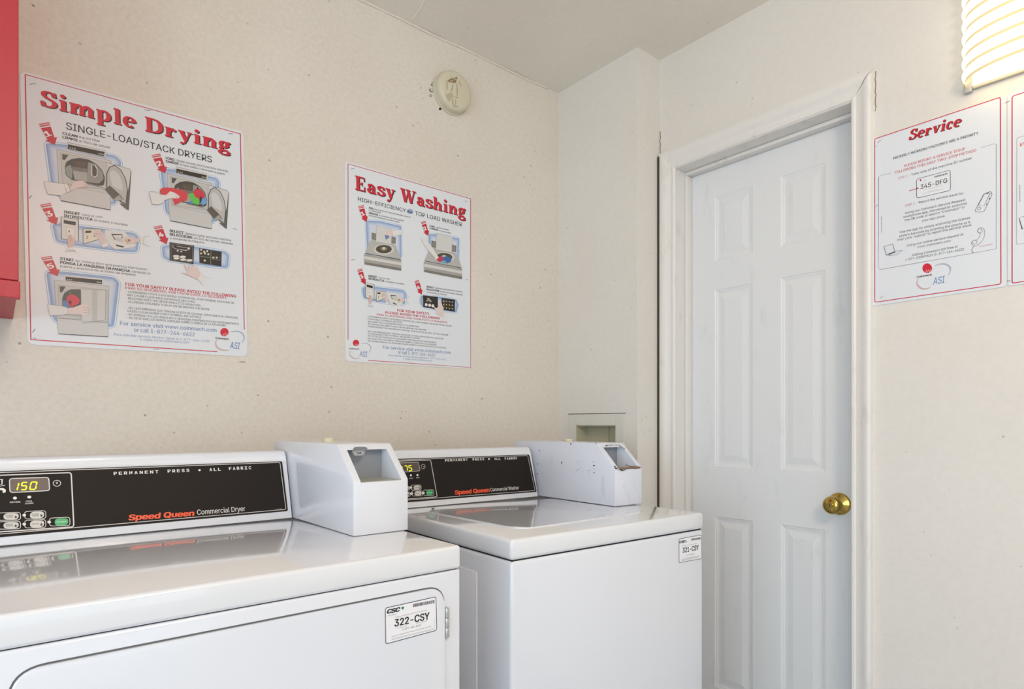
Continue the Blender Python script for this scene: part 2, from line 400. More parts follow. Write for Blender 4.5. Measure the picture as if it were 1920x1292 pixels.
# ================================================================== the room
XW, YB, ZC = 1.871, 1.800, 2.492
CXA, CYA = 1.743, 1.400          # boxed-out chase in the corner
struct('floor', B().box(-3.05, 2.1, -4.05, 1.9, -.1, 0), mat('floor_concrete', '#a3a5aa', .6))
cb = B().box(-3.05, 2.1, -4.05, 1.9, ZC, ZC + .1)
struct('ceiling', cb, M_CEIL)
struct('wall_back', B().box(-3.05, 2.0, YB, YB + .1, 0, ZC), M_WALL)
DY0, DY1, DZ = .7285, 1.3365, 2.0815       # door opening in the right-hand wall
wr = B().box(XW, XW + .086, DY1, YB, 0, ZC).box(XW, XW + .086, -4.0, DY0, 0, ZC).box(XW, XW + .086, DY0, DY1, DZ, ZC)
wr.box(XW + .14, XW + .19, -4.0, YB, 0, ZC)
struct('wall_right', wr, M_WALLR)
OY0, OY1, OZ0, OZ1 = 1.4985, 1.7000, 1.000, 1.1545
ch = B().box(CXA, XW, OY1, YB, 0, ZC).box(CXA, XW, CYA, OY0, 0, ZC).box(CXA, XW, OY0, OY1, 0, OZ0).box(CXA, XW, OY0, OY1, OZ1, ZC)
struct('wall_chase', ch, M_WALLR)
struct('wall_left', B().box(-3.05, -3.0, -4.0, YB, 0, .25).box(-3.05, -3.0, -4.0, YB, 2.15, ZC).box(-3.05, -3.0, -4.0, -2.5, .25, 2.15).box(-3.05, -3.0, .7, YB, .25, 2.15), M_WALLR)
struct('wall_front', B().box(-3.0, -2.3, -4.05, -4.0, 0, ZC).box(1.1, XW, -4.05, -4.0, 0, ZC).box(-2.3, 1.1, -4.05, -4.0, 2.2, ZC), M_WALLR)
# plaster ridge along the ceiling line and old tape joint in the ceiling
tr = B(); 
pts = [(x, YB - .002 - .0012 * math.sin(x * 31), ZC - .0035 - .002 * math.sin(x * 17 + 1)) for x in [(-.6 + i * .06) for i in range(39)]]
tr.tube([p for p in pts if p[0] < 1.74], .005, 6); struct('trim_4', tr, M_WALL)
tj = B(); tj.tube([(1.055 - .055 * t + .004 * math.sin(9 * t), YB - .02 - .32 * t, ZC + .001) for t in [i / 10 for i in range(11)]], .0035, 6)
struct('trim_5', tj, M_CEIL)
# ------------------------------------------------------------------ door with jamb
XL = 1.957
door = root('door_1', (XL, (DY0 + DY1) / 2, 0), 'white painted six panel door with a brass knob', None, None, 'structure')
LY0, LY1, LZ0, LZ1 = .7315, 1.3265, .03, 2.0685
PAN = [(1.0845, 1.2300, 1.7355, 1.9650), (.8440, .9830, 1.7330, 1.9595), (1.0850, 1.2260, 1.0120, 1.6340), (.8465, .9885, 1.0105, 1.6330), (1.0850, 1.2270, .2300, .8345), (.8490, .9905, .2300, .8335)]
lf = B(); xs0, xs1 = XL, XL + .035
ys = sorted({LY0, LY1})
def leafbox(y0, y1, z0, z1): lf.box(xs0, xs1, y0, y1, z0, z1)
# stiles and rails left full thickness round the six sunk fields
cols = [(.8465, .9870), (1.0850, 1.2275)]
rows = [(.2300, .8340), (1.0115, 1.6335), (1.7345, 1.9620)]
leafbox(LY0, cols[0][0], LZ0, LZ1); leafbox(cols[0][1], cols[1][0], LZ0, LZ1); leafbox(cols[1][1], LY1, LZ0, LZ1)
for c in cols:
    zz = [LZ0] + [v for r in rows for v in r] + [LZ1]
    for i in range(0, 8, 2): leafbox(c[0], c[1], zz[i], zz[i + 1])
lf.box(xs0 + .014, xs1, LY0, LY1, LZ0, LZ1)
lf.done('leaf', M_DOOR, door, smooth=False)
for c in cols:
    for r in rows:
        t = bmesh.new()
        # moulded field: step down, cove, rise to a raised centre
        lev = [(0, 0), (.003, .0022), (.008, .0030), (.011, .0046), (.019, .0048), (.037, .0016), (.039, .0012)]
        prev = None
        for ins, dep in lev:
            q = [t.verts.new((XL + dep, yy, zz)) for yy, zz in ((c[0] + ins, r[0] + ins), (c[1] - ins, r[0] + ins), (c[1] - ins, r[1] - ins), (c[0] + ins, r[1] - ins))]
            if prev: [t.faces.new((prev[k], prev[(k + 1) % 4], q[(k + 1) % 4], q[k])) for k in range(4)]
            prev = q
        t.faces.new(prev); b = B(); b.add(t); b.done('panel', M_DOOR, door, smooth=False)
kb = B(); ko = (XL, .8054, .9185); ax = (-1, 0, 0)
kb.lathe([(.0001, 0), (.0335, 0), (.0335, .002), (.031, .006), (.024, .009), (.017, .011), (.0125, .014), (.0115, .026), (.014, .030), (.021, .034), (.0255, .041), (.0270, .049), (.0255, .057), (.0215, .062), (.015, .0645), (.0, .065)], ko, ax, 40)
knob = kb.done('knob', M_BRASS, door, label='polished brass door knob with keyhole')
kk = B(); kk.lathe([(.0072, .0640), (.0080, .0662), (.0072, .0672), (0, .0672)], ko, ax, 20); WM[knob.name] = WM[door.name]
kk.done('key_cylinder', M_BRASS, knob)
kh = B(); kh.box(XL - .0676, XL - .067, .8044, .8064, .9145, .9225); kh.done('keyhole', M_DARK, knob, smooth=False)
jb = B(); jb.box(XW - .004, XL + .04, LY1 + .0035, DY1 + .0005, 0, DZ).box(XW - .004, XL + .04, DY0 - .0005, LY0 - .0035, 0, DZ).box(XW - .004, XL + .04, LY0 - .0035, LY1 + .0035, LZ1 + .004, DZ + .0005)
jb.done('jamb', M_TRIM, door, smooth=False)
sb = B(); sb.box(XL - .033, XL - .002, LY0 - .003, LY1 + .003, LZ1 - .0085, LZ1 + .0035, .002).box(XL - .033, XL - .002, LY1 - .0075, LY1 + .003, .0, LZ1 - .009, .002).box(XL - .033, XL - .002, LY0 - .003, LY0 + .0075, .0, LZ1 - .009, .002)
sb.done('door_stop', M_TRIM, door)
B().box(XL + .037, XL + .06, LY0 - .003, LY1 + .003, 0, DZ).done('rear_seal', M_DARK, door, smooth=False)
# door casing: moulded profile, thick at the outside
def casing(name, path, w_, up):
    """path: two end points at the inner edge in (y, z), mitred; up: outward direction"""
    prof = [(0, 0), (0, .006), (.004, .010), (.010, .010), (.014, .0075), (.022, .009), (.034, .0125), (.040, .0165), (.046, .0175), (w_ - .006, .0175), (w_ - .001, .0150), (w_, .012), (w_, 0)]
    (a, ma), (b_, mb) = path; t = bmesh.new()
    A = [t.verts.new((XW - h, a[0] + (up[0] + ma[0]) * d, a[1] + (up[1] + ma[1]) * d)) for d, h in prof]
    Bv = [t.verts.new((XW - h, b_[0] + (up[0] + mb[0]) * d, b_[1] + (up[1] + mb[1]) * d)) for d, h in prof]
    t.faces.new(A); t.faces.new(Bv[::-1]); n = len(prof)
    for i in range(n): t.faces.new((A[i], A[(i + 1) % n], Bv[(i + 1) % n], Bv[i]))
    b = B(); b.add(t); return struct(name, b, M_TRIM)
CI0, CI1, CT = .7365, 1.3290, 2.0745; CW = .0625
casing('trim_1', [((CI1, 0), (0, 0)), ((CI1, CT), (0, 1))], CW, (1, 0))
casing('trim_2', [((CI1, CT), (1, 0)), ((CI0, CT), (-.88, 0))], .0675, (0, 1))
casing('trim_3', [((CI0, 0), (0, 0)), ((CI0, CT), (0, 1))], .0555, (-1, 0))
# brown strip as painted shade in the chase-casing joint, torn paint above it
gp = B(); gp.box(XW - .016, XW - .0004, CI1 + CW + .0004, CYA - .0006, .2, 2.132); struct('shade_strip', gp, mat('joint_shadow', '#4d4234', .9))
ck = B(); ck.tube([(XW - .001, CYA - .001 - .0035 * abs(math.sin(k * 1.9)), 2.135 + k * .012) for k in range(9)], .0012, 5)
ck.tube([(XW - .0006, CI0 - .062 - .0012 * math.sin(k * 2.3), 2.135 - k * .011) for k in range(11)], .0012, 5)
ck.tube([(XW - .0006, CI0 - .0 + .02 + k * .013, 2.1435) for k in range(7)], .0008, 4)
struct('trim_7', ck, mat('crack', '#8a7a64', .8))
# ------------------------------------------------------------------ outlet box let into the chase
ob = root('laundry_outlet_box', (CXA, (OY0 + OY1) / 2, .96), 'beige plastic laundry outlet box recessed in the corner chase above the washer', 'outlet box')
FO = (1.4565, 1.7395, .965, 1.1975)
fr = B(); fr.box(CXA - .004, CXA + .0, FO[0], OY0, FO[2], FO[3], .0012).box(CXA - .004, CXA, OY1, FO[1], FO[2], FO[3], .0012).box(CXA - .004, CXA, OY0, OY1, OZ1, FO[3], .0012).box(CXA - .004, CXA, OY0, OY1, FO[2], OZ0, .0012)
fr.done('frame', mat('outlet_frame', '#dcdad2', .5), ob, smooth=False)
pn = B(); pn.box(CXA + .062, CXA + .066, OY0, OY1, OZ0, OZ1).box(CXA, CXA + .064, OY1 - .003, OY1 - .0002, OZ0, OZ1).box(CXA, CXA + .064, OY0 + .0002, OY0 + .003, OZ0, OZ1).box(CXA, CXA + .064, OY0, OY1, OZ1 - .003, OZ1 - .0002).box(CXA, CXA + .064, OY0, OY1, OZ0 + .0002, OZ0 + .003)
pn.done('recess', M_BIEGE, ob, smooth=False)
B().box(CXA + .058, CXA + .062, 1.585, 1.589, OZ0, OZ1).done('divider_rib', M_BIEGE, ob, smooth=False)
B().box(CXA - .0012, CXA - .0002, FO[0] - .004, FO[1] + .004, FO[3] + .0003, FO[3] + .003).done('caulk_line', mat('caulk_brown', '#5f564c', .8), ob, smooth=False)  # thin brown line along the top edge of the frame
# ------------------------------------------------------------------ smoke detector
sd = root('smoke_detector', (1.226, YB, 2.31), 'round yellowed smoke detector with brown stains high on the wall', 'smoke detector')
so = (1.2200, YB, 2.3105); sax = (0, -1, 0)
B().lathe([(0, 0), (.073, 0), (.073, .005), (.0705, .0065), (0, .0065)], so, sax, 48).done('base_plate', mat('detector_base', '#cfc9b6', .5), sd)
B().lathe([(.060, .006), (.068, .0065), (.0685, .024), (.067, .030), (.0625, .0345), (.058, .036), (.056, .0365), (0, .0375)], so, sax, 48).done('cover', M_IVORY, sd)
fd = Face((0, YB - .0374, 0), (0, -1, 0)); pr = Print(fd, sd, .0004); pr.z = (780, 110, 9.936)
for i in range(7): pr.line('vent_slots', '#8d8466', [(548 + i * 17, 672 - i * 9), (615 + i * 15, 800 - i * 14)], .0009)
pr.line('test_button_ring', '#6f6745', [(690, 760), (676, 820), (700, 880), (745, 903), (785, 885)], .0012); pr.line('test_button_ring', '#6f6745', [(742, 770), (738, 868)], .0010)
random.seed(3)
for k in range(46):
    t = random.random(); x = 580 + 190 * t + random.gauss(0, 8); y = 372 + 95 * math.sin(math.pi * t) * random.random() + random.gauss(0, 16)
    pr.oval('stain', random.choice(['#6b4a1c', '#8a6a35', '#7a5a2a', '#a88a55']), (x, y), random.uniform(5, 17), random.uniform(4, 12), 2, 7)
for x0, y0, x1, y1 in ((572, 420, 576, 580), (760, 470, 762, 690), (690, 480, 655, 600), (725, 710, 775, 730), (800, 420, 835, 520)):
    pr.line('stain', '#8a713d', [(x0, y0), ((x0 + x1) / 2 + 5, (y0 + y1) / 2), (x1, y1)], .0015)
pr.flush()
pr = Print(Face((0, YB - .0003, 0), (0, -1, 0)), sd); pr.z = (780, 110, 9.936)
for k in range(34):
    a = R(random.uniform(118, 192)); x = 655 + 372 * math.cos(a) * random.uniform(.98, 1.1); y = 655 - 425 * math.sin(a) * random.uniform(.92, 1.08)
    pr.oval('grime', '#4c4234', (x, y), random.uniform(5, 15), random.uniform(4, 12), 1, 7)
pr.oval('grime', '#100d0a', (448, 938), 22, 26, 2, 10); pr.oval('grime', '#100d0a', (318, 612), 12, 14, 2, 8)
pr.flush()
# ------------------------------------------------------------------ red wall cabinet
rc = root('wall_cabinet', (-.28, 1.64, 1.394), 'red painted wooden wall cabinet hanging left of the drying poster', 'cabinet')
B().box(-.60, .031, 1.504, YB, 1.396, 2.25, .0015).done('carcass', M_RED, rc, smooth=False)
B().box(-.60, .0337, 1.4855, 1.503, 1.4275, 2.25, .0015).done('door', M_RED, rc, smooth=False)
B().box(-.60, .0362, 1.4832, 1.5035, 1.3945, 1.4262, .0012).done('bottom_rail', M_RED, rc, smooth=False)
# ------------------------------------------------------------------ wall lamp
sc = root('wall_lamp', (XW, .31, 1.99), 'lit ribbed white wall lamp with a half round shade above the service posters', 'lamp')
YC, HA, HB = .3100, .1535, .098
def dpath(grow=0, n=40):
    o = []
    for k in range(n + 1):
        a = math.pi * k / n; c, s_ = math.cos(a), math.sin(a); e = 2 / 2.7
        y = YC + (HA + grow) * math.copysign(abs(c) ** e, c); x = XW - (HB + grow) * abs(s_) ** e
        o.append((x, y))
    return o
def band(prof, name, m, parent, lbl=None):
    """prof: (grow, z)"""
    t = bmesh.new(); prev = None
    for g, z in prof:
        ring = [t.verts.new((x, y, z)) for x, y in dpath(g)]
        if prev: [t.faces.new((prev[i], prev[i + 1], ring[i + 1], ring[i])) for i in range(len(ring) - 1)]
        prev = ring
    b = B(); b.add(t); o = b.done(name, m, parent, label=lbl); return o
M_SHADE = mat('lit_shade', '#fff6e0', .4, emis='#fff6dc', es=1.12)
M_GROOVE = mat('shade_groove', '#d8c69a', .5, emis='#e6cf96', es=.42)
Z0 = 2.0035; PITCH = .0305
for k in range(8):
    z = Z0 + k * PITCH
    band([(.0 + .0065 * math.sin(math.pi * i / 6), z + .0225 * i / 6) for i in range(7)], 'rib', M_SHADE, sc)
    band([(.0, z - .0075), (-.001, z - .004), (.0, z)], 'groove', M_GROOVE, sc, 'yellowed groove between the ribs' if k == 0 else None)
B().box(XW - .006, XW - .0005, YC - HA + .01, YC + HA - .004, 1.998, 2.255, .001).done('back_plate', mat('lamp_back', '#fbf4e2', .5, emis='#fff0cc', es=.8), sc, smooth=False)
B().box(XW - .014, XW - .0005, YC + HA - .012, YC + HA + .004, 1.984, 2.03, .002).done('bracket', mat('lamp_bracket', '#b9b8b4', .5), sc)
B().box(XW - .010, XW - .0005, YC - HA, YC + HA - .013, 1.990, 1.9975, .001).done('bottom_rail', mat('lamp_bracket'), sc) if False else B().box(XW - .010, XW - .0005, YC - HA, YC + HA - .013, 1.990, 1.9975, .001).done('bottom_rail', mat('lamp_rail', '#c9c2b2', .5), sc)
B().lathe([(0, .0), (.012, .002), (.013, .02), (.028, .05), (.030, .07), (.022, .092), (0, .1)], (XW - .05, YC, 2.08), (0, 0, 1), 20).done('bulb', mat('bulb_glow', '#ffffff', .4, emis='#ffe9b8', es=2), sc)
# ------------------------------------------------------------------ coin box, one shape for both machines
def coin_box(parent, xf, x0, wd, y0, yb, z0, chipped):
    """slant-fronted steel box; xf maps the machine's own frame to the room"""
    hf, ht, ds = .108, .181, .076
    body = B(xf); body.prism([(y0, z0), (y0, z0 + hf), (y0 + ds, z0 + ht), (yb, z0 + ht), (yb, z0)], lambda p, k: Vector((x0 + k * wd, p[0], p[1])), 0, .003, 2)
    cut = B(xf); cut.box(x0 + .0155, x0 + wd - .0165, y0 - .03, y0 + .0905, z0 + hf - .0022, z0 + ht - .0125)
    me = boolean(body.mesh(), cut.mesh())
    bx = finish('coin_box', me, [M_ENB if chipped else M_EN], parent, label='white steel coin box with a slanted slot recess')
    yp = y0 + .0895
    B(xf).box(x0 + .0205, x0 + wd - .0168, yp - .004, yp - .0002, z0 + hf - .002, z0 + ht - .0128, .0006).done('coin_slide', M_GREY, bx, smooth=False)
    B(xf).box(x0 + .0158, x0 + .0200, yp - .0012, yp - .0002, z0 + hf, z0 + ht - .013).done('slide_gap', M_DARK, bx, smooth=False)
    B(xf).box(x0 + .016, x0 + wd - .017, y0 + .001, yp - .004, z0 + hf - .002, z0 + hf - .0012).done('recess_floor', mat('worn_ledge', '#b4b2a6', .4, metal=.3), bx, smooth=False)
    cap = B(xf); cap.lathe([(0, 0), (.014, 0), (.014, .007), (.0125, .0095), (0, .010)], (x0 + wd * .50, y0 + .262, z0 + ht), (0, 0, 1), 20); cap.done('lock_cap', M_IVORY, bx)
    return bx
# ================================================================== dryer
DX0, DX1, DYF, DYB, DZT = -.0265, .6590, .9380, 1.645, .936
dr = root('commercial_dryer', ((DX0 + DX1) / 2, (DYF + DYB) / 2, 0), 'white commercial dryer with a black control fascia showing 150 and sticker 322-CSY', 'dryer', 'coin laundry machines')
B().box(DX0 + .001, DX1 - .001, DYF + .0005, DYB, .03, .8916, .004, 3).done('cabinet', M_EN, dr)
B().box(DX0 + .006, DX1 - .006, DYF + .006, DYB - .005, .885, .90).done('top_seam', M_DARK, dr, smooth=False)
B().box(DX0, DX1, DYF - .001, DYB, .8930, DZT, .0065, 4).done('top_panel', M_ENT, dr)
for fx in (DX0 + .05, DX1 - .05):
    for fy in (DYF + .05, DYB - .05): B().lathe([(0, 0), (.02, 0), (.02, .012), (.008, .014), (.008, .034), (0, .034)], (fx, fy, 0), (0, 0, 1), 12).done('foot', M_DARK, dr)
YH, XH = 1.4605, .5405
hp = [(YH, DZT + .001), (YH + .0365, 1.0655), (YH + .0430, 1.0705), (YH + .0462, 1.0800), (YH + .0475, 1.0905), (YH + .054, 1.0945), (YH + .125, 1.0945), (YH + .125, DZT + .001)]
hb = B(); hb.prism(hp, lambda p, k: Vector((DX0 + k * (XH - DX0), p[0], p[1])), 0, .0025, 3)
hs = hb.done('console_housing', M_HOUS, dr)
fn = Vector((0, -(1.0655 - .937), .0365)).normalized(); DF = Face((0, YH, .937), fn)
SL = .0365 / .1285
def fascia(face, parent, quad, xf=None):
    """black plate laid on the console; quad in photo measurements"""
    q = [face.ab(*p) for p in quad]; q = rnd(q, .004, 3); t = bmesh.new()
    a = [t.verts.new(face.w(v, .0001)) for v in q]; b_ = [t.verts.new(face.w(v, .0014)) for v in q]; n = len(q)
    t.faces.new(a); t.faces.new(b_)
    for i in range(n): t.faces.new((a[i], b_[i], b_[(i + 1) % n], a[(i + 1) % n]))
    bb = B(); bb.add(t); return bb.done('fascia', M_BLK, parent, smooth=False, label='black control fascia')
XL0 = -260
def yl(y0, y1, x1, x=XL0): return y0 + (y1 - y0) * (x - 0) / x1      # a photo line extended
fas = fascia(DF, dr, [(-70, 886.5), (528.6, 865.2), (539.6, 958.3), (-70, 1014)])
pr = Print(DF, fas, .0015)
pr.line('outline', '#cfccc8', [(-80, 889.4), (524.5, 867.4), (535.6, 955.4), (-80, 1008.5)], .0014, 2, True, .004)
pr.z = (0, 880, 9.9375); W1 = '#d2cecb'
pr.line('control_outline', W1, [(-900, 150), (1325, 65), (1375, 1075), (-900, 1230)], .0021, 2, True, .005)
pr.line('display_frame', W1, [(175, 178), (905, 152), (925, 400), (185, 438)], .0016, 3, True, .005)
pr.poly('display_window', '#4f4038', [(180, 183), (902, 157), (920, 396), (190, 433)], 2, .004)
Yel = mat('display_yellow', '#e8e41c', .5, emis='#f0ee10', es=.75)
def seg(pts, wd=.0021): pr.line('digits', Yel, pts, wd, 5)
seg([(350, 262), (335, 320)]); seg([(332, 335), (318, 388)])
seg([(505, 248), (415, 252)]); seg([(412, 258), (402, 308)]); seg([(405, 314), (492, 310)]); seg([(494, 318), (485, 376)]); seg([(482, 382), (395, 386)])
seg([(685, 238), (585, 243)]); seg([(580, 250), (567, 305)]); seg([(565, 318), (556, 374)]); seg([(558, 382), (655, 376)]); seg([(663, 370), (673, 310)]); seg([(675, 298), (687, 245)])
pr.oval('clock_symbol', W1, (1060, 264), 70, 55, 3, 22, .0011); pr.oval('clock_symbol', W1, (1060, 262), 18, 14, 3, 8); pr.line('clock_symbol', W1, [(1035, 255), (1060, 262), (1062, 235)], .0008, 3)
for x, y in ((278, 540), (545, 521)): pr.oval('indicator_light|%d' % x, '#e4e0dc', (x, y), 37, 27, 3, 14)
pr.text('lettering', W1, 'DRYING', (185, 632), (378, 624), 26, 3, .02, up=.0028); pr.text('lettering', W1, 'COOL', (480, 614), (605, 608), 22, 3, .02, up=.0025); pr.text('lettering', W1, 'DOWN', (470, 655), (620, 646), 22, 3, .02, up=.0025)
pr.line('hand_symbol', W1, [(-20, 190), (40, 195), (36, 290), (-20, 292)], .0014, 3); pr.line('hand_symbol', W1, [(-20, 325), (85, 300), (88, 312)], .0009, 3)
pr.poly('hand_symbol', '#e4e0dc', [(-60, 355), (60, 352), (108, 385), (105, 430), (70, 445), (45, 430), (50, 395), (-60, 385)], 3)
def button(pr, x0, x1, y0, y1, sk, colr, words, lx=None, drop=True, par=None):
    """membrane key: printed bracket outline, indicator, oval key"""
    H = (y1 - y0); ix0, ix1 = x0 + .26 * (x1 - x0), x1 - .07 * (x1 - x0)
    pr.line('key_outline|%d%d' % (x0, y0), W1, [(x0, y0 + sk), (x1, y0), (x1 + 6, y1 - sk * .6), (x0 + 6, y1)], .0011, 3, True, .005)
    pr.poly('key_outline|%d%d' % (x0, y0), '#231d1b', [(x0 - 14, y0 + H * .33), (x0 + 30, y0 + H * .33), (x0 + 30, y0 + H * .72), (x0 - 14, y0 + H * .72)], 4)
    pr.oval('indicator_light|%d%d' % (x0, y0), '#dedad6', (x0 - 4, y0 + H * .55), 34, 27, 5, 12)
    cy = (y0 + y1) / 2 + sk * .25; n = 22; hh = H * .40; px = []
    for k in range(n):
        a = 2 * math.pi * k / n; e = .55
        px.append(((ix0 + ix1) / 2 + (ix1 - ix0) / 2 * math.copysign(abs(math.cos(a)) ** e, math.cos(a)), cy + hh * math.copysign(abs(math.sin(a)) ** .85, math.sin(a)) - sk * .5 * math.cos(a)))
    key = (('button', pr.parent)); pr.d.setdefault(('button|%d%d' % (x0, y0), pr.parent), {})
    nm = ('button|%d%d' % (x0, y0), pr.parent)
    q = [pr.P(p) for p in px]; pr.fill(nm, colr, q, 9)
    m_ = len(q); pr.raw(nm, colr, q + q, [], 9)
    d = pr.d[nm][colr]; base = len(d[0]); d[0].extend(pr.f.w(v, pr.base + .0002) for v in q); d[0].extend(pr.f.w(v, pr.base + 9 * pr.step) for v in q); d[1].extend((base + i, base + (i + 1) % m_, base + m_ + (i + 1) % m_, base + m_ + i) for i in range(m_))
    tc = '#4a4642' if colr != '#2aa866' else '#e6f4ea'
    w0, w1 = ix0 + (ix1 - ix0) * .14, ix0 + (ix1 - ix0) * (.62 if drop else .86)
    for i, wd in enumerate(words):
        yy = cy + (i - (len(words) - 1) / 2) * H * .20 + H * .07
        pr.text('key_lettering', tc, wd, (w0, yy + sk * .1), (w1, yy - sk * .25), H * .13, 11, .01, up=.0021)
    if drop:
        dx = ix0 + (ix1 - ix0) * .80; pr.oval('key_lettering', '#1d1a18', (dx, cy + H * .08), (ix1 - ix0) * .085, H * .13, 11, 10); pr.poly('key_lettering', '#1d1a18', [(dx - (ix1 - ix0) * .03, cy), (dx + (ix1 - ix0) * .03, cy), (dx + 3, cy - H * .20)], 11)
LG = '#cbc7c2'
button(pr, -45, 378, 803, 955, 14, LG, ['HIGH', 'TEMP']); button(pr, 455, 850, 772, 930, 18, LG, ['LOW', 'TEMP'])
button(pr, -45, 378, 968, 1120, 14, LG, ['MED', 'TEMP']); button(pr, 455, 850, 938, 1098, 18, LG, ['DELICATES'])
button(pr, 918, 1298, 893, 1062, 20, '#2aa866', ['START'], drop=False)
pr.z = (0, 0, 1)
for wd, p0, p1 in (('PERMANENT', (213.3, 890.9), (296.5, 887.6)), ('PRESS', (314.4, 886.4), (354.4, 884.9)), ('ALL', (392.7, 883.7), (413.5, 883.0)), ('FABRIC', (429.3, 881.8), (470.3, 880.0))):
    a = Vector(p0); b_ = Vector(p1); n = len(wd)
    for i, c_ in enumerate(wd):
        q0 = a + (b_ - a) * (i / (n - .45)); q1 = a + (b_ - a) * ((i + .55) / (n - .45)); pr.text('lettering', '#e2dedc', c_, tuple(q0), tuple(q1), 5.4, 3, .03)
pr.oval('lettering', '#e2dedc', (373.7, 882), 2.4, 1.9, 3, 10)
OR = '#f2552c'
def round_words(pr, nm, body, p0, p1, cap, bold=.036): pr.text(nm, OR, body, p0, p1, cap, 4, bold, .12, 3); 
round_words(pr, 'lettering', 'Speed Queen', (241.6, 976.0), (363.4, 967.2), 10.3)
pr.text('lettering', '#e2dedc', 'Commercial Dryer', (369.4, 965.6), (459.6, 958.2), 9.4, 4, .006)
pr.text('lettering', '#a8a4a0', '511955', (516, 956.6), (529, 955.6), 2.2, 4, 0)
pr.flush()
dcb = coin_box(dr, None, .5428, .1235, 1.1400, 1.5968, DZT + .0005, False)
# price tab hanging over the recess of the dryer's coin box
TF = Face((0, 1.2150 - .0005, 0), (0, -1, 0)); tp = Face((0, 1.1400, DZT + .108), (0, -(.073), .076)); pr = Print(tp, dcb, .0004); pr.z = (640, 820, 12.92)
pr.poly('thumb_notch', '#7b7e86', [(262, 345), (290, 270), (330, 236), (430, 232), (560, 232), (615, 250), (640, 280), (600, 305), (560, 350), (545, 380), (250, 380)], 1)
pr.poly('price_tab', '#9a9da3', [(270, 338), (560, 320), (572, 395), (530, 445), (340, 458), (285, 420)], 2, .003)
pr.oval('price_tab', '#b4b6ba', (422, 390), 118, 55, 3, 22); pr.oval('price_tab', '#6a6c70', (422, 390), 118, 55, 4, 22, .0006)
pr.text('price_tab', '#303236', '25¢', (375, 412), (495, 404), 48, 5, .03, res=2)
pr.flush()
# dryer door
dd = B(); dpt = rnd([Vector(p) for p in ((.0125, .12), (.0125, .8675), (.6205, .8675), (.6205, .12))], .036, 8)
dd.prism(dpt, lambda p, k: Vector((p[0], DYF - .0045 + k * .006, p[1])), 0, .0022, 3, sel=lambda e: all(v.co.y < DYF - .004 for v in e.verts))
ddo = dd.done('door', M_EN, dr)
gd = B(); go = rnd([Vector(p) for p in ((.0104, .118), (.0104, .8696), (.6227, .8696), (.6227, .118))], .038, 8)
gd.prism(go, lambda p, k: Vector((p[0], DYF - .0006 + k * .002, p[1])), 0); gd.done('door_gap', mat('door_gap_grey', '#5e6062', .6), dr, smooth=False)
hg = B(); 
for k in range(3): hg.lathe([(0, 0), (.0038, 0), (.0042, .001), (.0042, .0158), (.0038, .0168), (0, .0168)], (.6262, DYF - .0035, .7745 + k * .0178), (0, 0, 1), 14)
hg.box(.6215, .6262, DYF - .0035, DYF - .0010, .773, .829); hg.done('hinge', M_HINGE, ddo)
# machine id sticker
def id_sticker(face, parent, z, quad, parts):
    pr = Print(face, parent, .0); pr.z = z
    pr.poly('id_sticker|b', '#f0f0f4', quad, 2, .004); pr.line('id_sticker|b', '#2c2e34', quad, .0011, 4, True, .004); parts(pr); 
    pr.flush()
def dl(pr):
    D = '#24242a'; N = 'id_sticker|b'
    pr.text(N, D, 'CSC', (258, 503), (490, 458), 76, 5, .05, .25); pr.poly(N, '#1f8f98', [(515, 395), (538, 372), (570, 372), (560, 405), (542, 435)], 5); pr.poly(N, '#35474d', [(540, 375), (566, 385), (545, 430)], 6)
    pr.text(N, '#8a8b90', 'ServiceWorks', (268, 552), (432, 515), 18, 5)
    x = 735; random.seed(5)
    while x < 1125:
        wd = random.choice((5, 8, 13)); t = (x - 735) / 390
        yy = 345 - 75 * t; pr.poly(N, '#4a4a50', [(x, yy - 22), (x + wd, yy - 23), (x + wd, yy + 36), (x, yy + 37)], 5); x += wd + random.choice((5, 8))
    pr.text(N, '#7c7d84', 'Please use this number for service', (410, 580), (1000, 440), 18, 5)
    pr.text(N, D, '322-CSY', (395, 745), (1040, 603), 132, 5, .022)
    pr.text(N, '#7c7d84', 'For Service', (430, 785), (620, 738), 16, 5); pr.text(N, '#7c7d84', 'Para Servicio', (800, 690), (1005, 640), 16, 5)
    pr.text(N, '#55565e', '1-877-264-6622', (535, 815), (885, 730), 34, 5)
    pr.text(N, '#66676e', 'Visit our website for faster and easier service', (335, 940), (1072, 745), 18, 5)
    for k in range(2): pr.line(N, '#9a9ba2', [(335, 975 + k * 18), (1130, 778 + k * 18)], .0004, 5)
    pr.line(N, '#b4b5ba', [(1132, 600), (1136, 770)], .0004, 5)
id_sticker(Face((0, DYF - .0046, 0), (0, -1, 0)), ddo, (700, 1100, 9.94), [(222, 400), (1165, 188), (1180, 812), (230, 1068)], dl)
